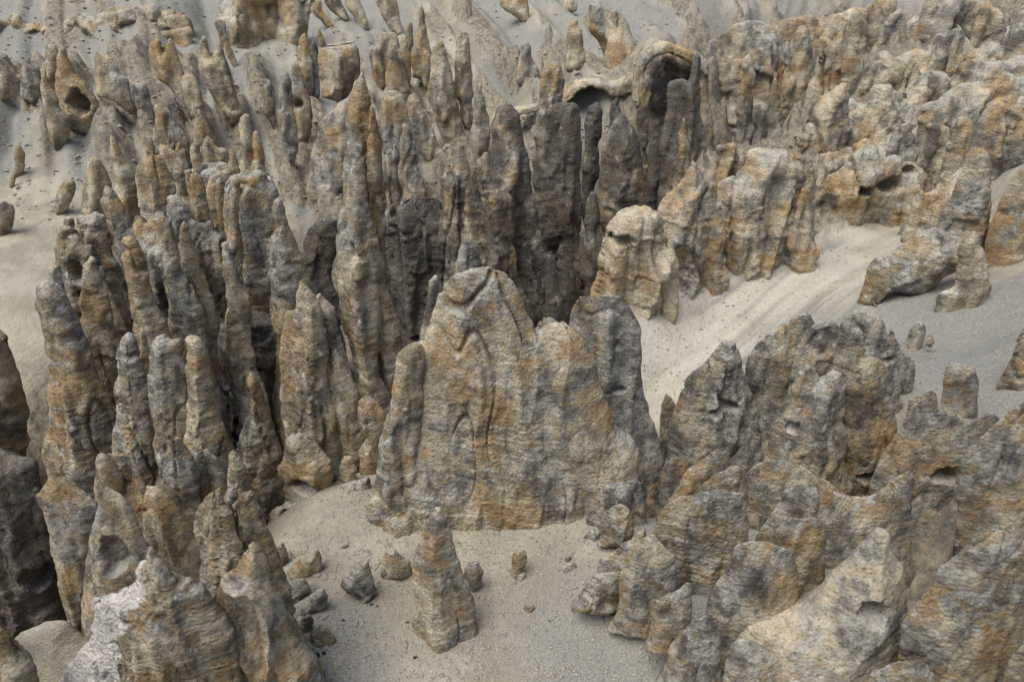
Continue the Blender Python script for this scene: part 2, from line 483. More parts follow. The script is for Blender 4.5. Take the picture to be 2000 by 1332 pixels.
def rock(name, D, pts, tr=0.85, rf=1.0, yaw=0.0, ext=4.0, closed=False, c=(0.5, 0.3, 0.2), crust=0.0, holes=(), lump=1.0, flute=1.0,
         beds=1.0, rough=1.0, pits=0.3, step=3.35, parent=None, tmax=None, dz=0.0, wedge=0.45, auto=False, jag=0.055, ridge=0.6, crack=1.0, crust_lat=None, thin=0.42, flare=0.05, mat=None, gravel=0.6, light=0.0, blocky=1.0, so=0.0):
    """One rock body: the outline stands in an upright plane at distance D (turned by yaw); the body swells to both sides of it
    and is then weathered with lumps, flutes, beds and pits."""
    P2 = np.array([tuple(map(float, t.split(','))) for t in pts.split()])
    if auto:                                   # stand it where its foot meets the ground
        kb = int(np.argmax(P2[:, 1]))
        hit = ground_hit(P2[kb, 0], P2[kb, 1] - 1.0)
        if hit: D = hit + 0.22 * np.ptp(P2[:, 0]) * hit / FPX
    yw = math.radians(yaw)
    X0 = at(np.array([P2[:, 0].mean()]), np.array([P2[:, 1].mean()]), D)[0, 0]
    nrm = np.array([math.sin(yw), -math.cos(yw), 0]); tang = np.array([math.cos(yw), math.sin(yw), 0])
    P0 = np.array([X0, D, 0.0])
    r = ray(P2[:, 0], P2[:, 1])
    W = r * (((P0 @ nrm) / (r @ nrm))[:, None])
    sh = np.stack([(W - P0) @ tang, W[:, 2]], 1)
    pix = np.linalg.norm(W.mean(0)) / FPX
    sc = D / 40.0
    hz = pix * step * (1.06 if D > 85 else 1.0)
    if closed:
        poly = chaikin(sh, False)
    else:
        poly = chaikin(sh, True)
        lo = min(sh[:, 1].min(), min(sh[0, 1], sh[-1, 1])) - ext * min(max(sc, 0.6), 1.5)
        w = abs(sh[-1, 0] - sh[0, 0]) * flare
        poly = np.vstack([[sh[0, 0] - w, lo], poly, [sh[-1, 0] + w, lo]])
    jr = np.random.default_rng(int(abs(P2[0, 0] * 31 + P2[:, 1].sum())) % 99991)
    for lev in range(3):
        nxt = np.roll(poly, -1, 0); L = np.linalg.norm(nxt - poly, axis=1)
        mid = (poly + nxt) / 2 + np.stack([-(nxt - poly)[:, 1], (nxt - poly)[:, 0]], 1) * (jr.normal(size=len(poly)) * jag * (L > 3 * hz))[:, None]
        keep = L > 1.5 * hz
        out = []
        for i in range(len(poly)):
            out.append(poly[i])
            if keep[i]: out.append(mid[i])
        poly = np.array(out)
    mn = poly.min(0) - hz; mx = poly.max(0) + hz
    nx = int((mx[0] - mn[0]) / hz) + 2; nz = int((mx[1] - mn[1]) / hz) + 2
    gx = mn[0] + np.arange(nx) * hz; gz = mn[1] + np.arange(nz) * hz
    GXX, GZZ = np.meshgrid(gx, gz, indexing='ij')
    q = np.stack([GXX.ravel(), GZZ.ravel()], 1).astype(np.float32)
    A = poly; Bp = np.roll(poly, -1, 0)
    best = np.full(len(q), 1e9, np.float32); near = np.zeros_like(q); inside = np.zeros(len(q), bool)
    for a, b in zip(A, Bp):
        ab = (b - a).astype(np.float32); L = float(ab @ ab) + 1e-12
        t = np.clip(((q - a.astype(np.float32)) @ ab) / L, 0, 1)
        np_ = a.astype(np.float32) + t[:, None] * ab
        d2 = ((q - np_) ** 2).sum(1)
        m = d2 < best
        best[m] = d2[m]; near[m] = np_[m]
        cr = (a[1] > q[:, 1]) != (b[1] > q[:, 1])
        if cr.any():
            xs = a[0] + (q[:, 1] - a[1]) / (b[1] - a[1] if abs(b[1] - a[1]) > 1e-9 else 1e-9) * (b[0] - a[0])
            inside ^= cr & (q[:, 0] < xs)
    d = np.sqrt(best)
    ins = inside.reshape(nx, nz)
    cell = ins[:-1, :-1] | ins[1:, :-1] | ins[:-1, 1:] | ins[1:, 1:]
    used = np.zeros((nx, nz), bool)
    used[:-1, :-1] |= cell; used[1:, :-1] |= cell; used[:-1, 1:] |= cell; used[1:, 1:] |= cell
    used = used.ravel()
    bnd = used & ~inside
    q[bnd] = near[bnd]; d[~inside] = 0
    top = poly[:, 1].max(); bot = poly[:, 1].min()
    dmax = float(d.max())
    T = tr * dmax
    if tmax: T = min(T, tmax)
    R = max(rf * dmax, 1e-3)
    e = np.clip(d / R, 0, 1)
    prof = (1 - wedge) * np.sqrt(np.clip(1 - (1 - e) ** 2, 0, 1)) + wedge * e ** 0.8
    u = np.clip((top - q[:, 1]) / max(top - bot, 1e-3), 0, 1)
    g2 = inside.reshape(nx, nz)
    has = g2.any(0)
    lo_ = np.where(has, gx[np.argmax(g2, 0)], gx.mean()); hi_ = np.where(has, gx[nx - 1 - np.argmax(g2[::-1], 0)], gx.mean())
    half = np.maximum((hi_ - lo_) / 2, hz)
    jz = np.clip(((q[:, 1] - mn[1]) / hz).round().astype(int), 0, nz - 1)
    lat = np.clip((q[:, 0] - ((lo_ + hi_) / 2)[jz]) / half[jz], -1, 1)
    seed = float(jr.random() * 90)
    rd = np.clip(jr.uniform(-0.45, 0.45) + 0.7 * pnoise(q[:, 1] * 0.9 / max(dmax, 0.3), q[:, 1] * 0 + seed, q[:, 1] * 0), -0.7, 0.7)
    roof = np.minimum((1 + lat) / (1 + rd), (1 - lat) / (1 - rd))
    prof_f = prof * (1 - ridge) + ridge * np.minimum(prof * 1.15, 0.12 + roof * 0.95) * (prof > 0)
    tap = thin + (1.1 - thin) * u ** 0.85
    th_f = T * prof_f * tap
    th = T * prof * tap
    # index
    idx_f = -np.ones(len(q), int); idx_f[used] = np.arange(used.sum())
    nf = int(used.sum())
    inn = used & inside
    idx_b = idx_f.copy(); idx_b[inn] = nf + np.arange(inn.sum())
    base = P0 + np.outer(q[:, 0], tang); base[:, 2] = q[:, 1]
    front = base[used] + nrm * th_f[used][:, None]
    back = base[inn] - nrm * th[inn][:, None]
    V = np.vstack([front, back]).astype(np.float32)
    ci, cj = np.nonzero(cell)
    k = lambda i, j: i * nz + j
    c4 = np.stack([k(ci, cj), k(ci + 1, cj), k(ci + 1, cj + 1), k(ci, cj + 1)], 1)
    F = np.vstack([idx_f[c4], idx_b[c4][:, ::-1]])
    nfront = len(c4)
    # vertex normals
    def normals(V, F):
        n = np.cross(V[F[:, 2]] - V[F[:, 0]], V[F[:, 3]] - V[F[:, 1]])
        N = np.zeros_like(V)
        for kk in range(4):
            for ax in range(3):
                N[:, ax] += np.bincount(F[:, kk], weights=n[:, ax], minlength=len(V))
        return N / (np.linalg.norm(N, axis=1)[:, None] + 1e-9)
    N = normals(V, F)
    S = min(dmax, 3.0 * sc)                    # size that the weathering scales with
    fl_f = 1.0 / max(min(dmax, 2.6 * sc), 0.15)
    edge = np.concatenate([e[used], e[inn]])
    edge2 = 0.35 + 0.65 * edge
    edge = 0.15 + 0.85 * edge
    dis = lump * 0.13 * S * fbm(V, 0.7 * fl_f, 2)
    wx = 0.5 * pnoise(V[:, 0] * 0.5 * fl_f, V[:, 1] * 0.5 * fl_f, V[:, 2] * 0.5 * fl_f)
    fx = pnoise(V[:, 0] * 1.25 * fl_f + wx + so, V[:, 1] * 1.25 * fl_f + wx, V[:, 2] * 0.22 * fl_f)
    dis = dis + flute * 0.40 * S * (0.32 - np.abs(fx) * 2.0)              # sharp ribs between scooped faces
    fx2 = pnoise(V[:, 0] * 3.1 * fl_f + wx, V[:, 1] * 3.1 * fl_f - wx, V[:, 2] * 0.5 * fl_f + 9.0)
    dis = dis + flute * 0.10 * S * (np.minimum(np.abs(fx2) * 3.0, 0.6) - 0.4)   # narrow rills
    dis = dis * edge
    wz = V[:, 2] + 0.10 * V[:, 0] + 1.2 * sc * pnoise(V[:, 0] * 0.13 / sc, V[:, 1] * 0.13 / sc, V[:, 2] * 0.1 / sc)
    amp = float(np.clip(S / (2.0 * sc), 0.12, 1.0))
    patch = np.clip(0.45 + 1.9 * pnoise(V[:, 0] * 0.2 / sc, V[:, 1] * 0.2 / sc, V[:, 2] * 0.2 / sc + 7), 0.0, 1.4)
    def ledges(lam, off):
        L = wz / (lam * sc) + 0.9 * pnoise(V[:, 0] * 0.35 / sc + off, V[:, 1] * 0.35 / sc, V[:, 2] * 0.2 / sc)
        kq = np.floor(L); fr = L - kq
        am = GR[PERM[(kq.astype(np.int32) + int(off)) & 255], 0] * 0.5 + 0.5
        return am * (fr ** 1.6) - 0.25
    dis = dis + beds * patch * amp * sc * (0.09 * ledges(1.15, 5.0) + 0.055 * ledges(0.42, 17.0)) * edge2
    ck = pnoise(V[:, 0] * 0.55 / sc + wx, V[:, 1] * 0.55 / sc, V[:, 2] * 0.13 / sc + 77)
    ckm = sstep(0.0, 0.25, pnoise(V[:, 0] * 0.16 / sc, V[:, 1] * 0.16 / sc, V[:, 2] * 0.16 / sc + 33))
    dis = dis - crack * amp * sc * 0.38 * sstep(0.045, 0.0, np.abs(ck)) * ckm
    rg = fbm(V, 1.9 / sc, 4, 0.62)
    dis = dis + rough * amp * sc * edge2 * (0.085 * rg + 0.05 * (0.25 - np.abs(fbm(V, 0.8 / sc, 3, 0.5, off=50.0)) * 1.6))
    dis = dis + blocky * amp * sc * edge2 * (0.26 * facets(V, 1.5 * sc, 3) + 0.12 * facets(V, 0.6 * sc, 11))
    if pits > 0:
        pt = pnoise(V[:, 0] * 0.75 / sc, V[:, 1] * 0.75 / sc, V[:, 2] * 0.95 / sc + 41.0)
        dis = dis - pits * amp * sc * 0.8 * sstep(0.38, 0.50, pt)
    V = V + N * dis[:, None].astype(np.float32)
    for hx, hy, rx, ry, dep in holes:
        hr = ray(np.array([hx]), np.array([hy]))[0]
        hw = hr * ((P0 @ nrm) / (hr @ nrm))
        # the hole is bored where the line of sight meets the front face, so step forward by the local half thickness
        for _ in range(2):
            hs, hh = (hw - P0) @ tang, hw[2]
            jj = np.argmin((q[:, 0] - hs) ** 2 + (q[:, 1] - hh) ** 2 + (~used) * 1e6)
            hw = hr * (((P0 @ nrm) + th_f[jj]) / (hr @ nrm))
        rel = V[:nf] - hw.astype(np.float32)
        ss = rel @ tang; hh_ = rel[:, 2]
        rm = 1.6 / max(rx * pix, ry * pix)
        w = 1 + 0.4 * pnoise(ss * rm, hh_ * rm, ss * 0 + hx) + 0.2 * pnoise(ss * rm * 2.3, hh_ * rm * 2.3, ss * 0 + hy)
        hh_ = np.where(hh_ < 0, hh_ * 1.7, hh_)
        rr = np.sqrt((ss / (rx * pix)) ** 2 + (hh_ / (ry * pix)) ** 2) * w
        V[:nf] -= (nrm * (np.minimum(dep * pix, 1.6 * th[used]) * sstep(1.0, 0.55, rr))[:, None]).astype(np.float32) * inn[used][:, None]
    # the far side needs fewer faces: merge full 2x2 blocks of it
    full = np.zeros((nx - 1, nz - 1), bool); full[ci, cj] = True
    bi, bj = np.meshgrid(np.arange(0, nx - 2, 2), np.arange(0, nz - 2, 2), indexing='ij')
    bi = bi.ravel(); bj = bj.ravel()
    inner = inside.reshape(nx, nz)
    okb = np.ones(len(bi), bool)
    for da in range(3):
        for db in range(3):
            okb &= inner[bi + da, bj + db]
    bi = bi[okb]; bj = bj[okb]
    gone = np.zeros((nx - 1, nz - 1), bool)
    for da in range(2):
        for db in range(2):
            gone[bi + da, bj + db] = True
    big4 = np.stack([k(bi, bj), k(bi + 2, bj), k(bi + 2, bj + 2), k(bi, bj + 2)], 1)
    F = np.vstack([F[:nfront], F[nfront:][~gone[ci, cj]], idx_b[big4][:, ::-1]])
    uq, inv = np.unique(F, return_inverse=True)
    remap = uq
    V = V[uq]; F = inv.reshape(F.shape); wz = wz[uq]
    org = (float(X0), float(D), float(bot))
    V[:, 2] += dz
    NV[0] += 2 * len(F)
    o = mesh_obj(name, V, F, mat or ROCK, org, parent)
    o.color = (min(beds, 1.4), 0, 0, 1)
    if mat is not None:
        cv = np.zeros((len(V), 4), np.float32); cv[:, 0] = gravel + 0.3 * fbm(V, 0.5, 3); cv[:, 3] = 1
        at_ = o.data.color_attributes.new('cover', 'FLOAT_COLOR', 'POINT')
        at_.data.foreach_set('color', np.clip(cv, 0, 1).ravel())
        return o
    Nz = normals(V, F)[:, 2]
    n01 = lambda x: 0.5 + 0.75 * x
    tone = np.empty((len(V), 4), np.float32); ext_ = np.empty((len(V), 4), np.float32)
    f1 = 1.0 / max(sc, 0.7) ** 0.6
    tone[:, 0] = n01(fbm(V, 0.55 * f1, 3, 0.6)) + light
    tone[:, 1] = n01(fbm(V, 0.30 * f1, 5, 0.72, off=11.0) * 0.85) + 0.36 * c[0] - 0.22
    tone[:, 2] = n01(fbm(V, 0.26 * f1, 5, 0.75, off=23.0) * 0.85) + 0.46 * c[1] - 0.27 + 0.15 * sstep(0.1, 0.8, Nz)
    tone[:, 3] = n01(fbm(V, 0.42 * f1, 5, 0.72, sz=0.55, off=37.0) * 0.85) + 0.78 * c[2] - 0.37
    ext_[:, 0] = n01(fbm(V, 0.8, 2, 0.6, off=3.0)) + 0.75 * crust - 0.42
    if crust_lat is not None:
        lv = np.concatenate([lat[used], lat[inn]])[uq]
        ext_[:, 0] += 0.95 * sstep(crust_lat + 0.22, crust_lat - 0.12, lv + 0.25 * fbm(V, 0.5, 3))
    ext_[:, 1] = np.clip(n01(1.6 * fbm(V, 0.8 * f1, 2, 0.6, off=61.0)), 0, 1)
    ext_[:, 2] = wz / max(sc, 0.7) ** 0.5
    ext_[:, 3] = n01(fbm(V, 1.0 * f1, 2, 0.6, off=71.0)) + 0.35 * sstep(0.35, 0.85, Nz)
    for nm, arr in (('tone', tone), ('extra', ext_)):
        at_ = o.data.color_attributes.new(nm, 'FLOAT_COLOR', 'POINT')
        at_.data.foreach_set('color', arr.ravel())
    return o

def T_(name, cat, label, group, D, pts, **kw):
    return tag(rock(name, D, pts, **kw), label, cat, group)

def family(name, cat, label, D, px, py, parts, group=None, **common):
    """a thing made of several bodies that stand on one foot"""
    e = thing(name, label, cat, at(px, py, D), group)
    for pname, pD, pts, kw in parts:
        k = dict(common); k.update(kw)
        rock(pname, pD, pts, parent=e, **k)
    return e

# ------------------------------------------------------------------ kinds of rock
def kind(name, cat, **base):
    def make(D, label, pts, group=None, **kw):
        k = dict(base); k.update(kw)
        return T_(name, cat, label, group, D, pts, **k)
    return make
spire = kind('rock_spire', 'rock spire', tr=0.8, rf=0.68, wedge=0.6, ridge=0.7, thin=0.3, lump=0.55, blocky=0.6)
pillar = kind('rock_pillar', 'rock pillar', tr=0.75, rf=0.6, wedge=0.55, ridge=0.6, thin=0.32, lump=0.8, ext=9, c=(0.4, 0.35, 0.35))
fin = kind('rock_fin', 'rock fin', tr=0.38, rf=0.36, wedge=0.75, ridge=0.3, lump=0.35, jag=0.035, thin=0.12, beds=0.7, rough=0.5, blocky=0.28, flute=0.6, flare=0.12, crack=0.6, c=(0.5, 0.6, 0.15))
dome = kind('rock_dome', 'rock dome', wedge=0.4, ridge=0.3, tr=0.55, rf=0.55, jag=0.05, lump=0.8, thin=0.3, blocky=0.4, flute=0.7, c=(0.5, 0.75, 0.25))
cliff = kind('cliff', 'cliff', tr=0.5, rf=0.34, wedge=0.55, ridge=0.2, flare=0.1, jag=0.09, ext=10, tmax=6, c=(0.5, 0.4, 0.35), pits=0.2)
boulder = kind('boulder', 'boulder', tr=0.85, rf=1.0, closed=True, flute=0.4, step=2.8, wedge=0.2)
knob = kind('rock_hump', 'rock', tr=0.85, rf=1.0)

G_FAR = 'pinnacles standing on the far scree'
G_RAV = 'pillars rising out of the ravine'
G_LEFT = 'crags beside the sandy scree'
G_FORE = 'fins on the near ravine rim'
G_RIGHT = 'fins stepping down the grey slope'
G_CL = 'cliffs above the pale slope'
G_DOME = 'domes below the pale slope'

# ------------------------------------------------------------------ the central massif
family('rock_massif', 'rock massif', 'huge fluted tan massif with a rounded summit rising from the sandy saddle', 36, 980, 1010, [
    ('face', 38.2, "735,1010 745,930 752,860 765,790 778,720 800,676 828,668 831,650 845,610 858,570 880,540 905,528 930,522 965,522 990,535 1005,555 1020,585 1030,615 1045,640 1054,646 1075,630 1100,626 1120,645 1140,665 1155,690 1167,704 1166,732 1180,780 1196,812 1206,842 1236,856 1250,880 1256,920 1258,1010",
     dict(tr=0.36, rf=0.4, wedge=0.1, ridge=0.0, lump=0.45, thin=0.24, rough=0.7, blocky=0.35, c=(0.58, 0.40, 0.0), light=0.14, flute=0.6, beds=1.1, pits=0.03, step=2.7, so=2.1)),
    ('shoulder', 36.8, "722,1010 730,960 737,890 752,825 765,780 770,730 776,690 795,674 820,668 832,690 828,780 822,850 818,1000",
     dict(tr=0.6, rf=0.55, wedge=0.1, lump=0.5, thin=0.35, rough=0.7, beds=0.6, blocky=0.6, c=(0.35, 0.5, 0.1), flute=0.9, pits=0.03, step=2.7)),
    ('crest', 40.5, "1040,700 1048,634 1058,622 1076,619 1092,632 1110,700", dict(c=(0.3, 0.9, 0.2))),
    ('foot', 36.3, "712,1078 722,1040 716,990 735,965 790,972 850,1000 885,1010 892,1035 862,1052 830,1068 800,1078 762,1076",
     dict(closed=True, tr=0.55, rf=0.9, c=(0.45, 0.25, 0.05), holes=((795, 985, 16, 16, 25), (828, 985, 18, 14, 25), (757, 1062, 14, 16, 25)), lump=1.3)),
    ('root', 35.6, "738,1066 748,1030 770,1008 800,1012 832,1030 850,1052 836,1075 800,1082 765,1080",
     dict(closed=True, tr=0.7, rf=0.9, c=(0.1, 0.45, 0.05), crust=0.25, beds=1.8)),
])
fin(41, 'tall grey slab tower standing close behind the central massif', "1118,960 1114,700 1112,622 1128,580 1150,578 1160,584 1175,577 1210,578 1230,598 1240,615 1253,640 1252,680 1256,760 1270,810 1285,850 1300,905 1302,970",
    tr=0.55, rf=0.6, c=(0.35, 0.8, 0.15), ext=8, holes=((1205, 768, 20, 10, 18),), step=2.8)
knob(35.3, 'dark low rock between the massif foot and the slab tower', "1144,1030 1150,990 1166,958 1200,942 1250,935 1262,1000 1258,1060", c=(0.3, 0.8, 0.45), tr=0.6)
knob(33.0, 'ochre rounded stone with a pale rim beside the massif foot', "1171,1046 1174,1010 1195,986 1215,983 1231,995 1238,1020 1236,1046", c=(0.75, 0.55, 0.1), ext=1.0, tr=0.7)
spire(28.2, 'lone tapering spire standing free on the open sand', "798,1275 801,1230 809,1190 808,1150 804,1110 814,1070 825,1035 840,1004 850,989 862,990 870,1008 883,1040 891,1080 902,1110 915,1150 927,1168 929,1205 938,1258",
      c=(0.5, 0.45, 0.1), ext=1.5, step=2.6, lump=0.45, blocky=0.25, flute=0.35, beds=0.9, rough=0.7, light=0.1, tr=0.7)

# boulders on the sand
G_S = 'boulders on the sandy saddle'
for D, lab, pts, kw in (
    (30.6, 'small upright brown boulder right behind the lone spire', "903,1148 907,1110 918,1095 935,1097 946,1115 941,1142 922,1153", {}),
    (32.0, 'stubby post of rock with a grey cap on the sand', "995,1125 1000,1088 1003,1074 1025,1074 1030,1090 1023,1112 1011,1128", {}),
    (31.0, 'crooked grey boulder with a hollow under one side', "664,1143 668,1127 690,1110 704,1096 719,1092 726,1118 732,1140 736,1160 711,1178 699,1153 681,1158", {}),
    (32.2, 'lumpy grey boulder in front of the massif root', "741,1128 744,1100 754,1075 771,1073 786,1089 800,1095 806,1120 792,1132 770,1123 754,1132", {}),
    (33.0, 'wedge shaped grey boulder with a sharp upper edge', "559,1118 570,1105 600,1086 620,1071 628,1085 628,1117 600,1128 574,1128", {}),
    (31.0, 'rounded boulder wedged behind the tilted slab', "558,1168 563,1141 574,1130 595,1130 606,1146 601,1168 575,1175", {}),
    (30.0, 'tilted flat grey slab boulder on the sand edge', "568,1190 600,1165 630,1147 642,1165 637,1188 600,1198 580,1202", {}),
    (34.2, 'squat grey stone below the undercut crag', "533,1098 539,1070 550,1056 561,1075 564,1092 550,1106", {}),
    (28.0, 'small brown block perched against the smooth tan fin', "583,1224 589,1206 605,1198 614,1212 607,1232 590,1234", {}),
    (27.2, 'brown split boulder at the foot of the smooth tan fin', "598,1275 604,1236 625,1219 641,1226 656,1250 657,1268 640,1272 620,1294", {}),
    (32.0, 'flat low stone lying past the stubby post', "1087,1113 1100,1101 1120,1098 1129,1108 1110,1118", {}),
    (33.0, 'tiny pebble block beyond the flat low stone', "1102,1096 1104,1086 1114,1084 1117,1092 1110,1098", {}),
    (29.6, 'pale brown stone alone on the grey gravel', "1022,1194 1026,1180 1038,1178 1046,1186 1036,1196", {}),
    (31.5, 'pair stone at the base of the stubby post', "1006,1132 1012,1122 1025,1116 1028,1126 1020,1134", {}),
    (28.0, 'dark thumb sized stone on open gravel', "1068,1214 1072,1208 1080,1209 1078,1216", {}),
    (34.5, 'little flat chip of stone on the sandy slope', "657,1074 664,1066 678,1063 680,1068 668,1074", {}),
    (28.6, 'short stump of rock beside the speckled bank', "1172,1196 1178,1170 1190,1158 1203,1172 1209,1196 1190,1202", dict(c=(0.5, 0.4, 0.2))),
    (25.3, 'pale flat slab lying on the grey stump', "1267,1176 1274,1168 1290,1171 1309,1176 1306,1187 1285,1189 1270,1185", dict(c=(0.2, 0.0, 0.0), crust=0.35)),
    (25.8, 'rounded stone wedged in the cleft of the split fin', "436,972 445,955 455,950 464,960 464,975 453,986 441,982", {}),
    (26.0, 'tiny stone balanced above the wedged stone', "457,952 460,943 467,943 468,951 462,955", {}),
):
    k = dict(c=(0.3, 0.55, 0.15), auto=D > 27.5); k.update(kw)
    boulder(D, lab, pts, G_S, **k)

# ------------------------------------------------------------------ near left rim
family('layered_crag', 'crag', 'big brown crag with swept curved layers and a white crusted edge', 22, 300, 1330, [
    ('layered_body', 22, "106,1345 124,1322 150,1277 178,1247 188,1194 179,1171 212,1160 245,1150 268,1132 272,1098 288,1092 310,1110 345,1124 372,1130 400,1150 430,1195 458,1235 470,1290 480,1345",
     dict(tr=0.5, rf=0.6, blocky=0.35, rough=0.6, c=(0.45, 0.12, 0.1), beds=1.4, flute=0.7, ext=5, step=2.75, crust_lat=-0.45)),
    ('tip', 21.8, "285,1125 286,1085 290,1066 299,1068 306,1085 325,1105 345,1130", dict(c=(0.5, 0.4, 0.1), ext=1)),
])
fin(23.4, 'tall smooth tan fin with a curled shoulder next to the layered crag', "420,1345 424,1160 435,1125 456,1108 480,1070 495,1058 512,1065 521,1085 545,1150 560,1200 590,1260 615,1290 634,1345", G_FORE, c=(0.5, 0.1, 0.08), flute=1.3, ext=5, step=2.75, tr=0.7)
family('split_fin', 'rock fin', 'split headed tan fin holding a wedged stone in its cleft', 26, 480, 1200, [
    ('half', 26, "395,1200 390,1130 379,1030 385,990 408,965 428,951 440,965 452,985 458,1010 470,1060 475,1130 480,1200", dict(c=(0.3, 0.5, 0.1))),
    ('half', 26.3, "450,1200 455,1060 460,985 472,962 492,957 505,985 520,1030 545,1080 560,1130 575,1180 592,1245", dict(c=(0.45, 0.3, 0.1))),
    ('plate', 25.2, "404,1150 405,1060 412,1010 425,988 440,985 455,1000 462,1040 478,1070 470,1110 440,1160", dict(c=(0.4, 0.35, 0.1), tr=0.45)),
], G_FORE, tr=0.6, rf=0.7, ext=4, step=2.75)
fin(31, 'pebbly broad topped fin overlooking the dark ravine', "140,1262 130,1210 110,1110 95,1040 85,1000 67,970 95,936 125,930 145,940 170,965 193,985 190,1050 185,1150 175,1262", G_FORE, tr=0.6, c=(0.45, 0.45, 0.1), ext=7, step=2.75)
fin(29.3, 'pointed fin with a grey hollow flank beside the pebbly fin', "158,1262 160,1200 165,1120 175,1050 195,985 208,945 216,955 235,965 255,985 266,1010 280,1050 300,1080 312,1112 318,1200", G_FORE, tr=0.55, c=(0.4, 0.5, 0.1), ext=5, step=2.75, holes=((222, 1095, 26, 55, 22),))
fin(33.5, 'tall furrowed fin with ribs rising behind the pointed fin', "196,1150 190,1000 187,900 192,886 238,884 260,893 275,920 284,950 300,1000 322,1100 340,1160", G_FORE, tr=0.6, c=(0.5, 0.2, 0.15), flute=1.6, ext=6, step=2.75)
fin(32, 'brown ridge fin sloping down from the furrowed fin', "275,1150 280,1050 284,950 300,950 318,946 350,988 380,1040 405,1080 422,1170", G_FORE, tr=0.65, c=(0.6, 0.12, 0.2), ext=6, step=2.75)
spire(30.5, 'thin pale spike above the wedged stone', "440,990 443,940 446,886 455,878 468,890 480,915 490,955 500,1000", G_FORE, c=(0.45, 0.2, 0.05), ext=3)
spire(35.5, 'small grey pointed crag under the triple tower', "316,1000 318,940 322,885 331,860 348,852 362,870 375,890 390,925 398,1010", G_FORE, c=(0.3, 0.5, 0.1), ext=6)
spire(36.5, 'brown flat sided crag below the tan tower of the triple tower', "378,1010 380,905 390,868 405,878 430,900 442,960 450,1020", G_FORE, c=(0.6, 0.15, 0.1), ext=6)
spire(20.5, 'dark ochre rock nose beside the smooth pale sandstone ledge', "-60,1345 -50,1190 -5,1205 20,1240 45,1275 72,1305 76,1345", c=(0.65, 0.1, 0.4), ext=4, tr=0.6, step=2.8)
knob(28.5, 'smooth pale sandstone ledge under the pebbly fin', "20,1345 25,1246 60,1226 125,1208 160,1240 230,1290 240,1345", mat=SAND, gravel=0.15, c=(0.1, 0.0, 0.0), flute=0.2, rough=0.4, blocky=0.3, pits=0, crack=0, tr=0.5, ext=3)

# ------------------------------------------------------------------ triple tower
family('triple_tower', 'rock tower', 'three fused pale grey towers with flat tops above the near fins', 39.5, 340, 900, [
    ('tower', 40, "214,920 220,850 224,760 228,700 236,660 250,648 262,655 275,690 284,730 296,780 307,830 316,920", dict(c=(0.3, 0.55, 0.05), tr=0.8)),
    ('tower', 39.6, "312,920 303,830 286,745 292,690 305,657 322,650 335,662 357,661 364,720 370,800 374,920", dict(c=(0.3, 0.68, 0.05), tr=0.7)),
    ('tower', 38.6, "360,920 364,800 362,720 368,690 360,657 385,656 400,675 412,720 426,790 441,850 452,920", dict(c=(0.6, 0.28, 0.05), tr=0.8)),
    ('point', 43, "262,800 264,690 275,645 285,655 294,690 303,800", dict(c=(0.5, 0.4, 0.1))),
], rf=0.8, ext=7, flute=0.8, pits=0.1, step=2.8)

# ------------------------------------------------------------------ left ravine side
cliff(54, 'smooth tan bulging cliff below the sandy scree edge', "-90,1010 -90,640 -10,640 15,660 25,710 45,760 52,785 50,830 48,900 55,960", G_LEFT, c=(0.55, 0.1, 0.2), tr=0.6, flute=0.6)
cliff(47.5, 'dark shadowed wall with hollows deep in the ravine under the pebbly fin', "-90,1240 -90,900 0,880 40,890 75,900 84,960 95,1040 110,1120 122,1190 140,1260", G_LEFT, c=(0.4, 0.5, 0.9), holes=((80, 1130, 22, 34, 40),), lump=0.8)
family('horned_crag', 'crag', 'broad tan crag with a grey knobby horn beside the sandy scree', 48, 160, 900, [
    ('body', 47, "92,970 96,800 92,700 80,620 69,562 82,550 100,545 125,570 140,600 160,640 180,682 187,722 202,752 223,790 230,870 232,970", dict(tr=0.6, rf=0.7, c=(0.55, 0.25, 0.15), beds=1.3)),
    ('horn', 49.5, "88,640 92,540 100,518 117,514 126,560 135,640", dict(c=(0.3, 0.7, 0.1))),
], G_LEFT, ext=9)
family('eyelet_crag', 'crag', 'knobby crag pierced by a dark slot above the horned crag', 53, 190, 650, [
    ('wall', 54, "112,620 108,520 110,462 125,440 150,450 166,480 186,480 196,510 211,560 226,590 240,620 252,655 262,720", dict(tr=0.5, rf=0.6, c=(0.45, 0.5, 0.15), holes=((153, 535, 12, 30, 50), (200, 655, 15, 18, 40)), pits=1.0)),
    ('fang', 51, "150,660 158,560 160,520 175,498 188,505 197,540 212,575 222,640", dict(c=(0.6, 0.3, 0.05))),
    ('rim', 57, "140,560 142,440 155,420 175,425 186,414 206,420 216,460 236,520 248,600", dict(c=(0.5, 0.45, 0.1), pits=1.0)),
], G_LEFT, ext=9)
spire(51.5, 'smooth leaning tan spire standing alone in a shaded cleft', "268,720 262,640 254,590 245,540 239,490 240,465 258,461 272,482 286,520 294,560 304,600 326,632 342,720", G_LEFT, c=(0.6, 0.3, 0.05), ext=10, tr=0.8)
family('needle_crag', 'crag', 'crag of two ragged grey needles with an eye between them', 54, 370, 700, [
    ('needle', 54, "322,700 330,620 328,560 318,500 305,450 298,425 318,420 336,432 346,470 352,520 375,560 400,620 410,700", dict(c=(0.4, 0.5, 0.1))),
    ('needle', 55.5, "345,700 350,520 352,440 360,432 376,470 390,520 405,550 419,592 425,700", dict(c=(0.5, 0.4, 0.1))),
], G_LEFT, ext=10, pits=0.8)
spire(57, 'square headed grey spire with a pale ledge near its foot', "440,720 442,620 440,560 434,500 432,475 450,466 462,480 470,520 480,560 492,600 500,720", G_LEFT, c=(0.4, 0.5, 0.15), ext=10)
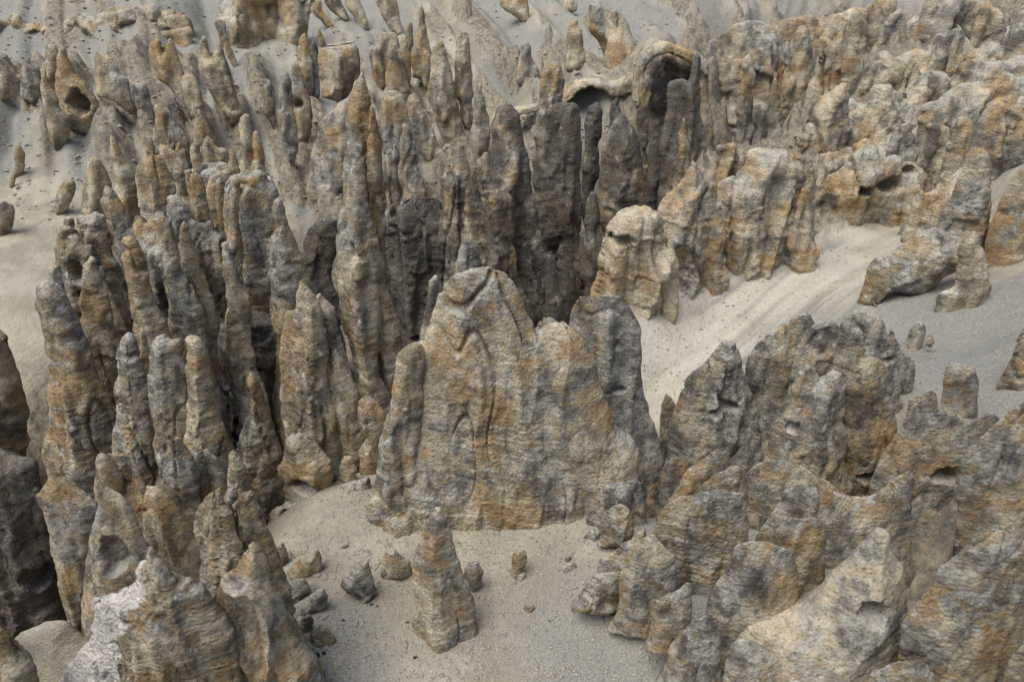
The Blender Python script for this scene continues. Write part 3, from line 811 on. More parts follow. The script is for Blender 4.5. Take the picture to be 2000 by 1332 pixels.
cliff(66, 'shaded wall behind the leaning spire and the needles', "215,760 210,560 222,470 236,430 250,452 268,420 290,440 310,408 330,430 352,404 380,436 410,430 440,470 462,500 480,760", G_LEFT, c=(0.4, 0.4, 0.6), lump=1.0, flute=1.6)  # shade of the gap is put into this wall's dark tone
family('block_tower', 'rock tower', 'massive square shouldered tower with a rusty front and ragged top', 62, 540, 760, [
    ('body', 62, "440,760 446,600 446,500 441,420 440,362 450,340 480,330 510,334 522,352 536,362 546,400 561,440 580,470 596,520 611,560 622,600 640,760", dict(tr=0.6, rf=0.7, c=(0.45, 0.45, 0.2))),
    ('rib', 60.5, "522,640 530,480 535,400 545,385 556,420 572,460 592,510 608,560 625,640", dict(c=(0.5, 0.45, 0.1))),
    ('rib', 60.8, "438,640 442,470 442,380 452,345 468,350 478,400 485,500 490,640", dict(c=(0.6, 0.3, 0.1))),
], G_LEFT, ext=14, flute=1.4)
family('ragged_tower', 'rock tower', 'tall tan tower with a ragged grey crown between the block tower and the massif', 50, 630, 930, [
    ('body', 50.5, "558,960 553,800 549,720 550,660 560,610 585,600 625,570 640,590 655,602 668,660 685,720 700,762 711,792 716,860 716,960", dict(tr=0.7, rf=0.8, c=(0.55, 0.25, 0.1))),
    ('crown', 49, "570,720 575,620 578,575 586,543 596,556 612,575 627,592 640,660 640,720", dict(c=(0.4, 0.5, 0.05), crust=0.12, pits=0.8)),
    ('rib', 49.5, "640,960 642,760 645,690 655,680 672,700 695,756 706,790 712,960", dict(c=(0.5, 0.35, 0.15))),
], G_LEFT, ext=12, flute=1.3)
cliff(60, 'dark layered wall in the gap under the block tower', "380,1000 390,800 420,640 470,600 520,610 560,640 570,1000", G_LEFT, c=(0.3, 0.5, 0.95), lump=1.0, beds=1.6)  # darkened rock colour stands in for deep shade in the gap
spire(46.5, 'dark conical stub in front of the layered wall', "452,1000 460,875 478,830 485,780 480,742 490,724 505,740 520,790 536,830 549,880 556,1000", G_LEFT, c=(0.3, 0.45, 0.5), ext=8)
family('undercut_crag', 'crag', 'knobbly undercut crag with a shallow cave by the sand', 41, 620, 1000, [
    ('head', 41, "548,1010 556,945 541,916 554,872 560,850 585,846 610,860 635,890 651,910 648,942 662,1010", dict(tr=0.8, c=(0.6, 0.4, 0.15), holes=((588, 958, 30, 22, 30),), lump=1.5)),
    ('ledge', 40, "520,1025 528,1000 560,980 600,985 640,970 670,945 700,936 722,930 724,972 700,986 670,1002 640,1016 590,1028", dict(closed=True, tr=0.9, c=(0.3, 0.6, 0.2), holes=((565, 1010, 24, 10, 25), (630, 1005, 14, 9, 25)), lump=1.6)),
], pits=0.8)
knob(41.5, 'small grey knob sitting on the undercut ledge', "660,955 663,912 672,890 685,889 696,910 701,955", c=(0.35, 0.7, 0.1), ext=1.5)
pillar(43, 'blunt ochre pillar with a grey cap beside the massif shoulder', "706,1000 700,900 697,805 700,780 720,773 736,785 754,808 751,850 746,905 748,1000", c=(0.65, 0.35, 0.1))

# ------------------------------------------------------------------ spires on the left slope
LS = [
 (91, 'low wall of tan rock joining the stepped spires', "362,420 368,340 380,322 410,320 440,318 458,335 470,345 482,420", dict(c=(0.4, 0.3, 0.1), rf=0.35)),
 (85, 'needle with a dark tip above the eyelet crag', "222,410 222,330 215,300 214,270 218,262 228,280 240,305 256,326 266,348 278,430", {}),
 (79, 'sharp double headed tan spire above the leaning spire', "275,470 270,390 264,350 266,325 276,314 284,320 284,290 286,262 296,270 306,296 321,312 336,350 346,362 340,420 335,470", dict(c=(0.65, 0.2, 0.05))),
 (88, 'laminated brown wedge spire beside the double headed spire', "312,400 320,340 308,310 312,280 325,285 345,300 362,335 370,400", dict(c=(0.5, 0.15, 0.1), beds=1.6)),
 (100, 'broad laminated tan pyramid below the scree runnel', "300,350 299,260 299,206 315,200 335,220 350,246 371,276 380,350", dict(c=(0.6, 0.3, 0.05), beds=1.7)),
 (104, 'narrow spire wedged beside the laminated pyramid', "378,330 378,250 381,230 388,212 398,230 411,252 420,330", {}),
 (92, 'stepped brown spire with a square top', "394,360 396,275 405,264 415,274 425,290 442,290 449,305 452,360", dict(c=(0.45, 0.2, 0.1))),
 (90, 'stubby twin block under the laminated pyramid', "368,370 371,288 378,277 390,282 394,310 396,370", {}),
 (86, 'low broken spire with a flat ledge of pale rock', "340,380 343,310 346,276 356,280 366,300 372,380", {}),
 (82, 'rusty spire end beside the block tower top', "443,380 446,320 447,295 452,291 463,312 470,335 475,380", dict(c=(0.8, 0.1, 0.05))),
 (74, 'grey curved crag leaning over the shaded wall', "322,470 326,410 325,386 345,380 366,402 380,440 388,480", dict(c=(0.35, 0.65, 0.1))),
 (75, 'brown hook shaped spire beside the curved crag', "368,480 372,400 362,350 360,334 372,330 396,346 402,370 408,410 416,480", dict(c=(0.5, 0.35, 0.1))),
 (80, 'long rusty ridge of rock behind the block tower', "395,470 400,380 410,345 430,335 450,330 455,345 450,470", dict(c=(0.55, 0.3, 0.2))),
 (96, 'grey column rising past the rusty spire end', "465,400 468,310 466,240 476,222 488,225 494,262 500,330 505,400", dict(c=(0.4, 0.45, 0.1))),
 (95, 'slim column paired with the grey column', "490,410 492,330 493,262 500,254 510,270 517,330 525,410", {}),
 (84, 'low grey ridge block behind the block tower crown', "500,470 498,400 498,330 505,322 515,345 530,346 545,386 556,402 565,470", dict(c=(0.4, 0.65, 0.1))),
 (70, 'ragged grey tooth on the ridge above the eyelet crag', "112,520 116,470 112,448 128,425 142,424 150,440 165,500", dict(c=(0.4, 0.5, 0.1))),
 (74, 'brown fluted tooth under the needle with a dark tip', "205,500 205,420 195,395 205,360 222,372 240,400 255,440 260,500", dict(c=(0.55, 0.3, 0.1))),
 (88, 'pale domed mound under the scree with shallow ribs', "160,430 160,370 166,330 180,306 195,312 212,340 222,400 226,440", dict(c=(0.2, 0.1, 0.0), rough=0.5)),
]
for D, lab, pts, kw in LS:
    k = dict(c=(0.55, 0.3, 0.1), ext=8); k.update(kw)
    spire(D, lab, pts, G_LEFT, **k)

FS = [
 (108, 'spindle shaped brown spire hanging on the sandy scree', "82,204 83,142 88,135 95,160 110,185 116,210 136,230 138,242 131,280 118,297 105,290 97,270 90,232", dict(closed=True)),
 (116, 'triangular rock with a wide arched cave on the sandy scree', "106,250 108,165 110,130 115,102 120,88 128,95 136,122 146,146 166,160 181,180 190,195 197,222 194,250", dict(holes=((152, 208, 17, 26, 60),), c=(0.6, 0.15, 0.1), ext=0.5)),
 (120, 'short stack of rock beneath the conglomerate band', "86,170 88,100 90,88 110,88 114,106 106,165", {}),
 (118, 'cluster of rusty stumps near the slope edge', "38,190 44,152 45,122 55,110 65,130 75,128 81,160 77,205 58,205", dict(closed=True)),
 (112, 'dark egg shaped lump on the slope edge', "-12,200 -8,150 5,142 17,160 21,190 10,207", dict(closed=True, c=(0.3, 0.5, 0.4))),
 (120, 'leaning crag halfway up the scree with a ragged crown', "186,190 185,132 188,100 204,115 210,97 221,116 236,146 251,156 256,182 262,202 280,240 250,217 220,197", dict(closed=True, c=(0.6, 0.15, 0.1))),
 (119, 'square topped tan slab behind the leaning crag', "256,190 255,164 284,162 292,180 298,212 302,250 280,238 264,208", dict(closed=True)),
 (119, 'fan of three rusty pinnacles streaming down the slope', "290,112 292,86 303,74 315,80 319,108 325,86 332,74 341,86 351,121 362,150 372,190 382,235 370,232 350,197 325,167 305,152", dict(closed=True, c=(0.7, 0.15, 0.05))),
 (117, 'straight tan pillar beside the fan of pinnacles', "352,165 356,148 378,144 389,170 398,202 407,246 390,250 372,225", dict(closed=True)),
 (113, 'twin horned spire with a long shaded flank', "386,132 390,90 396,68 405,80 415,115 425,92 427,76 435,95 446,126 456,160 466,202 479,222 472,254 450,248 430,212 410,182 395,152", dict(closed=True, c=(0.65, 0.2, 0.1))),
 (114, 'narrow pinnacle filling the gap of the twin horned spire', "430,190 428,140 432,118 440,120 452,160 466,215 474,250 455,245", dict(closed=True)),
 (118, 'grey cigar shaped rock beside the far scree', "510,220 510,172 520,153 532,160 538,200 541,246 536,257 523,230", dict(closed=True, c=(0.3, 0.6, 0.3))),
 (105, 'long grey and tan spindle pointing down the scree', "546,262 544,200 550,152 562,138 572,180 579,240 584,290 576,326 571,331 556,296", dict(closed=True, c=(0.4, 0.4, 0.1))),
 (108, 'grooved column with a round hole in its waist', "566,240 563,142 570,127 583,126 593,150 604,180 611,232 608,262 598,284 584,280", dict(closed=True, holes=((582, 205, 9, 12, 30),), c=(0.4, 0.4, 0.1))),
 (115, 'rusty horn above the grooved column', "578,150 580,115 584,76 595,64 603,80 613,130 612,185 596,190", dict(closed=True, c=(0.7, 0.2, 0.1))),
 (113, 'dark shaft behind the capped tower', "604,150 606,85 614,78 622,95 626,170 622,200 610,190", dict(closed=True, c=(0.3, 0.5, 0.4))),
 (107, 'rusty block to one side of the capped tower', "670,150 670,96 690,82 701,95 705,122 702,152 690,160", dict(closed=True, c=(0.6, 0.2, 0.2))),
 (112, 'tiny spike behind the capped tower', "618,90 620,60 623,54 633,76 638,95", {}),
 (97, 'curved pale horn below the capped tower', "628,300 620,246 613,202 612,189 622,195 636,216 647,234 653,272 648,305", dict(closed=True, c=(0.5, 0.2, 0.1))),
 (100, 'forked grey rock mass under the capped tower', "600,420 602,330 612,290 630,232 652,214 680,188 694,200 700,300 690,420", dict(c=(0.35, 0.5, 0.3), ext=8)),
 (112, 'dark seamed crag with a nicked crown on the scree', "724,150 720,96 730,84 737,68 754,62 772,64 779,76 781,102 768,140 758,172 746,183 735,162", dict(closed=True, c=(0.5, 0.4, 0.25))),
 (108, 'pale faced blade beside the nicked crag', "754,180 760,112 768,83 776,86 783,102 791,140 801,172 800,200", dict(c=(0.5, 0.15, 0.05))),
 (109, 'brown ridge blade behind the pale faced blade', "782,200 779,112 784,70 795,80 804,140 802,200", dict(c=(0.6, 0.2, 0.15))),
 (91, 'broad flat topped grey pillar under the pale blade', "742,360 738,252 740,212 748,178 764,176 778,177 790,190 801,240 811,282 814,340 810,380", dict(c=(0.35, 0.55, 0.15), ext=8)),
 (92, 'wedge crag with a cavernous brown side', "800,262 797,202 805,193 818,195 831,222 846,252 856,282 862,302 851,317 838,320 815,297", dict(closed=True, c=(0.6, 0.3, 0.15))),
 (119, 'needle topped dark spire on the grey streaked scree', "805,152 802,112 810,75 815,60 820,20 823,3 829,26 834,58 839,84 843,132 836,172 816,154", dict(closed=True, c=(0.5, 0.35, 0.25))),
 (116, 'slim rusty finger leaning on the needle topped spire', "822,150 824,110 832,95 841,110 842,150 838,176 828,170", dict(closed=True, c=(0.7, 0.2, 0.1))),
 (100, 'great tan pyramid with a grey lower half', "846,217 835,192 840,150 843,102 852,86 864,78 872,100 882,140 891,182 898,222 909,262 919,282 913,306 880,306 865,272 852,242", dict(closed=True, c=(0.5, 0.35, 0.1))),
 (108, 'pair of joined needles beside the great pyramid', "887,165 890,102 894,62 902,62 905,84 911,62 917,80 921,132 924,182 928,232 921,264 905,250 897,205", dict(closed=True, c=(0.6, 0.25, 0.1))),
 (97, 'smooth grey obelisk with a tan edge', "918,320 925,222 930,166 941,162 946,192 956,232 958,264 954,325", dict(c=(0.3, 0.6, 0.1), ext=4)),
 (84, 'rounded tan club shaped pillar in the ravine head', "782,398 770,352 777,272 785,241 795,244 801,266 813,302 821,342 834,378 826,398 802,406 790,392", dict(closed=True, c=(0.6, 0.25, 0.1))),
 (88, 'dark shaded slab behind the club shaped pillar', "742,420 744,340 752,300 770,280 778,300 780,380 780,430", dict(c=(0.3, 0.5, 0.5), ext=6)),
 (140, 'small leaning stone on the upper scree', "788,130 794,56 800,40 806,50 808,84 802,110 795,120", dict(closed=True)),
 (132, 'short column with a flat foot on the pale scree', "1104,138 1107,62 1115,45 1128,38 1137,62 1144,112 1141,132 1120,140", dict(closed=True, c=(0.6, 0.2, 0.05))),
 (138, 'little brown pointed stone high on the scree', "1064,82 1065,60 1071,42 1078,56 1083,78 1076,86", dict(closed=True)),
 (125, 'lumpy grey knob rock with a flat cap', "1008,162 1012,130 1018,100 1016,90 1030,82 1038,92 1040,116 1054,138 1056,170 1038,168 1020,173", dict(closed=True, c=(0.3, 0.6, 0.2))),
 (124, 'thin spike beside the lumpy knob rock', "1054,150 1057,126 1059,109 1064,130 1066,152", {}),
 (140, 'rough crag shedding small blocks on the upper scree', "1150,60 1150,12 1160,0 1175,5 1185,25 1200,50 1215,62 1232,82 1246,86 1240,130 1180,134 1172,90", dict(closed=True, c=(0.45, 0.3, 0.2))),
 (141, 'dark cone leaning on the rough crag', "1190,62 1195,30 1200,15 1208,35 1212,60 1200,68", dict(closed=True)),
 (139, 'pale faced pyramid crag above the lesser cave', "1178,140 1182,95 1195,70 1210,50 1226,66 1242,84 1248,110 1245,140", dict(c=(0.5, 0.3, 0.2))),
]
for D, lab, pts, kw in FS:
    k = dict(c=(0.55, 0.3, 0.12), ext=3, auto=True); k.update(kw)
    spire(D, lab, pts, G_FAR, **k)
family('capped_tower', 'rock tower', 'blue grey tower carrying thin flat pale cap slabs', 108, 660, 190, [
    ('body', 108, "626,190 620,112 626,94 645,92 670,90 690,86 700,95 703,130 692,162 682,188 660,202 640,195", dict(closed=True, c=(0.5, 0.55, 0.1), rf=0.7)),
    ('cap_slab', 105.5, "620,91 645,86 672,83 693,80 692,84 668,88 640,92", dict(closed=True, tr=3.0, c=(0.2, 0.1, 0.0), crust=0.6, lump=0.3, flute=0)),
    ('cap_slab', 105.0, "628,95 650,92 669,93 668,97 645,97", dict(closed=True, tr=3.0, c=(0.2, 0.1, 0.0), crust=0.6, lump=0.3, flute=0)),
])

# conglomerate band at the top of the far slope
cliff(141, 'rubbly brown conglomerate band along the slope top', "-90,130 -90,40 -10,32 40,28 48,48 80,44 150,34 205,26 215,12 240,14 290,8 350,24 370,44 375,66 380,105",
      tr=0.4, rf=0.25, ext=5, tmax=3, c=(0.5, 0.3, 0.3), holes=((258, 58, 20, 9, 40), (68, 70, 14, 7, 40)), pits=1.0, rough=2.4, blocky=1.8)
cliff(138.5, 'smooth beige scarp below the conglomerate band', "-40,130 -40,108 60,110 128,90 200,82 280,66 345,56 373,52 376,80 372,110", tr=0.3, rf=0.3, ext=4, tmax=2, c=(0.35, 0.0, 0.1), rough=0.6, pits=0, blocky=0.5, light=0.2)
cliff(142, 'stained cliff with columns above the upper scree', "424,110 428,50 432,4 470,-14 560,-20 622,-12 612,22 606,60 598,112", tr=0.4, rf=0.3, ext=4, tmax=3, c=(0.6, 0.15, 0.3), flute=1.8, pits=0.5)
HB = 'rock tongues hanging on the upper scree'
for D, lab, pts, kw in (
 (140, 'hooked brown tongue of rock at the scree head', "604,12 612,0 628,2 632,22 641,32 654,54 648,60 634,52 615,32", {}),
 (143, 'dark rounded tongue beside the hooked one', "630,6 634,-12 664,-12 676,20 683,36 680,47 664,36 642,22", dict(c=(0.4, 0.4, 0.4))),
 (142, 'long ochre tongue ending above grey scree', "670,10 674,-12 700,-12 711,20 721,46 718,64 704,60 690,32", dict(c=(0.75, 0.1, 0.1))),
 (146, 'pale bulging tongue with a pointed foot', "734,6 738,-14 770,-14 779,20 783,46 788,67 780,72 760,57 745,32", dict(c=(0.3, 0.3, 0.1))),
 (139, 'ragged dark tongue below the stained cliff', "418,44 428,36 440,44 446,78 456,102 464,126 466,140 455,132 440,102 428,70", {}),
 (140, 'blunt beige tongue under the stained cliff', "440,42 460,32 480,28 479,60 466,82 460,94 450,86 444,62", dict(c=(0.3, 0.2, 0.1))),
 (165, 'thin vertical outcrop on the blue grey scree', "908,10 910,-12 918,-12 922,20 922,38 914,42", {}),
 (160, 'pitted ochre outcrop at the top of the pale scree', "975,10 980,-14 1030,-14 1034,30 1036,44 1026,48 1012,38 1000,30", dict(c=(0.7, 0.1, 0.1), pits=1.5)),
 (158, 'broken outcrop shelf above the short column', "1096,22 1102,0 1120,-10 1128,10 1126,24 1110,26", {}),
):
    k = dict(closed=True, c=(0.6, 0.2, 0.15), auto=True); k.update(kw)
    spire(D, lab, pts, HB, **k)
for D, lab, pts in ((112, 'dark brown boulder stuck on the sandy scree', "101,404 112,372 128,348 145,352 149,366 138,398 120,424 106,420"),
                    (121, 'round blue grey boulder beside the leaning crag', "184,160 188,154 200,153 208,162 205,172 195,174 187,170"),
                    (98, 'smooth brown hump on the sandy scree', "24,345 28,292 38,282 50,300 47,335 36,350"),
                    (92, 'little brown tooth low on the sandy scree', "17,366 20,344 26,338 31,350 28,368"),
                    (86, 'cracked brown boulder at the sandy scree edge', "-12,440 -8,402 8,392 26,402 29,425 24,448 4,462")):
    boulder(D, lab, pts, 'boulders on the sandy scree', c=(0.5, 0.25, 0.3), auto=True)

# ------------------------------------------------------------------ ravine: middle
family('great_spire', 'rock spire', 'tallest central spire with a ragged grey crest and a smooth tan foot', 64, 720, 780, [
    ('shaft', 64, "735,900 716,775 690,702 667,630 655,540 657,478 661,430 671,332 673,232 685,182 700,150 708,134 720,170 729,196 739,246 747,316 753,390 754,445 761,520 769,590 779,680 785,760 788,900", dict(tr=0.8, rf=0.9, c=(0.55, 0.35, 0.1), flute=1.5, pits=0.5)),
    ('ridge', 61.5, "660,560 662,470 668,420 680,352 692,298 700,300 712,342 722,402 736,452 742,520 740,580", dict(c=(0.45, 0.55, 0.05), crust=0.1, pits=0.6)),
    ('needle', 63, "715,480 716,330 720,240 724,200 732,215 742,280 748,350 752,480", dict(c=(0.6, 0.25, 0.1))),
], ext=12)
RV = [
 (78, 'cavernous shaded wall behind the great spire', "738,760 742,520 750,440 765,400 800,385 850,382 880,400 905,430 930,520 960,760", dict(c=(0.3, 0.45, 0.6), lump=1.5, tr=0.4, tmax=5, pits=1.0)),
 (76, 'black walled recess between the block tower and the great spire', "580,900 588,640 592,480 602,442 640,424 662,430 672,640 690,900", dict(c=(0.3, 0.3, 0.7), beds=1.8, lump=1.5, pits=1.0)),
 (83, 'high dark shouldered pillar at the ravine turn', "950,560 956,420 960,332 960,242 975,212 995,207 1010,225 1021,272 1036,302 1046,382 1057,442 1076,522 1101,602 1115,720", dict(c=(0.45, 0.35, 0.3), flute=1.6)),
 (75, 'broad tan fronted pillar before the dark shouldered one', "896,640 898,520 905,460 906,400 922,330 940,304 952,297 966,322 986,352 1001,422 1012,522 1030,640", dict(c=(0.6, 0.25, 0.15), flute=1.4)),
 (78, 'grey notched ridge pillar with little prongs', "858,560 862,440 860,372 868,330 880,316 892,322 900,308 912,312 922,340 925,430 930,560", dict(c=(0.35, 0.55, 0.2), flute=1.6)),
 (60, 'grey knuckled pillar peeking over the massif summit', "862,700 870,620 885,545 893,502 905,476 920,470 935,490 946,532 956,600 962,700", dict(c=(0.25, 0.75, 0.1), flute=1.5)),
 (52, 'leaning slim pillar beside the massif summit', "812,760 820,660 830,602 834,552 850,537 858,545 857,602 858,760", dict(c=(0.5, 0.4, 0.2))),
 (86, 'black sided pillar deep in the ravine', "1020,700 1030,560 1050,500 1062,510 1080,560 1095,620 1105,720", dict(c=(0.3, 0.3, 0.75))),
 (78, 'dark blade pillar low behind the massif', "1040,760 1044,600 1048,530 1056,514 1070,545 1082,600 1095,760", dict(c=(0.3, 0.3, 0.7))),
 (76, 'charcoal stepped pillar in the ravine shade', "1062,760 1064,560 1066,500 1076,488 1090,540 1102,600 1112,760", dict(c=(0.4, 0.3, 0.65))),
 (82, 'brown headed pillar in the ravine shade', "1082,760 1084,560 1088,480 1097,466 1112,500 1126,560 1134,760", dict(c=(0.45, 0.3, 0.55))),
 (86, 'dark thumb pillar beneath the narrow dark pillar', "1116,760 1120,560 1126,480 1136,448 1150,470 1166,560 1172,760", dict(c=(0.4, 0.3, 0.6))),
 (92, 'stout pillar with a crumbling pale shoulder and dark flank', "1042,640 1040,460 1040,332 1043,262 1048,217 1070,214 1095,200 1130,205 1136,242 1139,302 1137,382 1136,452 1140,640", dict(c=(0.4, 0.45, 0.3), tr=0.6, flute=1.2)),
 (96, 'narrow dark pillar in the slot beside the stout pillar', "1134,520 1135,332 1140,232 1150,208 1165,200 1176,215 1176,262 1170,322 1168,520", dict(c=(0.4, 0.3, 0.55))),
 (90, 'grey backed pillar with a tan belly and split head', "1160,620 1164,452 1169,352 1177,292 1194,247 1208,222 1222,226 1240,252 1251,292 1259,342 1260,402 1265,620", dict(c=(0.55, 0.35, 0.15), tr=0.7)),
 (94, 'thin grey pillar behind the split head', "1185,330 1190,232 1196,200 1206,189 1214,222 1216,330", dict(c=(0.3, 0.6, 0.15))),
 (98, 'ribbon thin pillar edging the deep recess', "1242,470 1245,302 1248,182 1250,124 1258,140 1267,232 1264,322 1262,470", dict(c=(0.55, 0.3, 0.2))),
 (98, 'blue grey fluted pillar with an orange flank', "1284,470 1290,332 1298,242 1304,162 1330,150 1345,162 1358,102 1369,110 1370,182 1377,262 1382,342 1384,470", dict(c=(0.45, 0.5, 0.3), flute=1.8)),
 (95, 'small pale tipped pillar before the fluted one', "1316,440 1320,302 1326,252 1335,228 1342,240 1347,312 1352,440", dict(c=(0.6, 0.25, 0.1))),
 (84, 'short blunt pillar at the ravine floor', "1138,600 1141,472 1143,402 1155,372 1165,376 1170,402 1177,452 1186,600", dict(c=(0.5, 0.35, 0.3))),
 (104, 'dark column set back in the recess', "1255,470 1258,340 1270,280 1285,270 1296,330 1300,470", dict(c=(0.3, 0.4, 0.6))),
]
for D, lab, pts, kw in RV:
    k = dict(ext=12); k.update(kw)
    cc = k.get('c', (0.4, 0.35, 0.35)); k['c'] = (cc[0], cc[1], cc[2] + 0.55)  # dark rock, deepened further so its colour carries the ravine's shade
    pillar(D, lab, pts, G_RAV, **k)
knob(108, 'flat topped orange block standing on the stout pillar', "1052,230 1054,160 1060,130 1068,122 1080,118 1090,122 1097,132 1100,185 1098,225", c=(0.6, 0.2, 0.05), ext=1.5, rf=0.6)
CW = dict(tr=0.6, rf=0.2, wedge=0.1, ridge=0.1, thin=0.9, tmax=5, pits=0.2)
family('cave_cliff', 'cliff', 'hollowed cliff with a broad arched overhang of pale rock', 118, 1300, 400, [
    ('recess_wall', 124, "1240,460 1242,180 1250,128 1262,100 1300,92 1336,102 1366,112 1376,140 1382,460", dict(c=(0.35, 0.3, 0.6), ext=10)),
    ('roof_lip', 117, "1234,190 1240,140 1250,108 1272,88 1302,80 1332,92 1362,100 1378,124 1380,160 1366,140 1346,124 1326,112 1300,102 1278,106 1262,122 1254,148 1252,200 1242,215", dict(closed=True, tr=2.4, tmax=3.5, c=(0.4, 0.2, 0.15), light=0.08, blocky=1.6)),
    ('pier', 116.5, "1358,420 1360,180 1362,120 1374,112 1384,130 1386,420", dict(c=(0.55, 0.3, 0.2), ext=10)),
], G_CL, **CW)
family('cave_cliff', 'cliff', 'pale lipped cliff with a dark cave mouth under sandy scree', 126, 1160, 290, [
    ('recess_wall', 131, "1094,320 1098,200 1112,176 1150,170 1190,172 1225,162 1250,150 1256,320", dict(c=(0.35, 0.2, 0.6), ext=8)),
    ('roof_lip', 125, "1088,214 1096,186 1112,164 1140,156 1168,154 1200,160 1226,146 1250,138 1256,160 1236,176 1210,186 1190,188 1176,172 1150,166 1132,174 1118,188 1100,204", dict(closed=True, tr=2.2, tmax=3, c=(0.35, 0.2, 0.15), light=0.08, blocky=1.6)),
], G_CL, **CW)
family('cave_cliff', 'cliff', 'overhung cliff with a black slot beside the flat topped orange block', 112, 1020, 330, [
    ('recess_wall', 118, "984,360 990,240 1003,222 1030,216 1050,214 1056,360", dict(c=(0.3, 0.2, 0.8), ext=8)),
    ('roof_lip', 112, "978,240 990,222 1006,210 1028,206 1050,204 1054,216 1030,222 1008,226 994,238", dict(closed=True, tr=2.2, tmax=3, c=(0.35, 0.2, 0.15), light=0.08, blocky=1.6)),
], G_CL, **CW)
cliff(145, 'long layered cliff under the far slope rim', "1366,420 1370,120 1385,84 1410,70 1432,50 1460,42 1500,48 1530,36 1570,30 1640,24 1690,12 1720,-10 1745,-10 1745,420", G_CL, c=(0.4, 0.35, 0.35), tr=0.3, tmax=6, beds=1.8, pits=0.2)
for D, lab, pts, kw in (
 (124, 'blue grey square pillar in the side gorge', "1432,320 1438,252 1444,182 1449,118 1464,104 1473,115 1472,182 1462,320", {}),
 (128, 'dark stepped pillar beside the square one', "1456,330 1462,230 1480,200 1500,205 1510,250 1515,330", dict(c=(0.4, 0.4, 0.5))),
 (126, 'slim grey pillar on the gorge shoulder', "1496,310 1500,220 1508,160 1516,150 1525,200 1530,310", dict(c=(0.35, 0.5, 0.3))),
 (132, 'grey spire with a pointed hat in the gorge', "1522,260 1526,182 1529,104 1536,80 1544,100 1555,160 1566,260", dict(c=(0.35, 0.55, 0.3))),
 (120, 'leaning grey block low in the gorge', "1536,330 1542,230 1556,170 1566,180 1570,260 1572,330", dict(c=(0.4, 0.4, 0.4))),
 (140, 'fluted brown pillar of the gorge head', "1616,150 1620,60 1632,26 1648,30 1656,90 1658,150", {}),
 (141, 'layered brown pillar beside the fluted one', "1652,150 1656,50 1668,20 1684,24 1692,90 1692,150", dict(beds=1.8)),
 (143, 'dark end pillar of the gorge head', "1688,140 1692,40 1704,8 1722,12 1732,80 1728,140", dict(c=(0.4, 0.4, 0.5))),
 (136, 'stubby notched pillar in the gorge wall', "1546,160 1550,70 1562,50 1580,56 1590,110 1592,160", {}),
 (138, 'rounded grey pillar near the stubby notched one', "1588,170 1592,90 1602,70 1614,80 1620,170", dict(c=(0.35, 0.5, 0.4))),
):
    k = dict(ext=8); k.update(kw)
    pillar(D, lab, pts, 'pillars of the side gorge', **k)

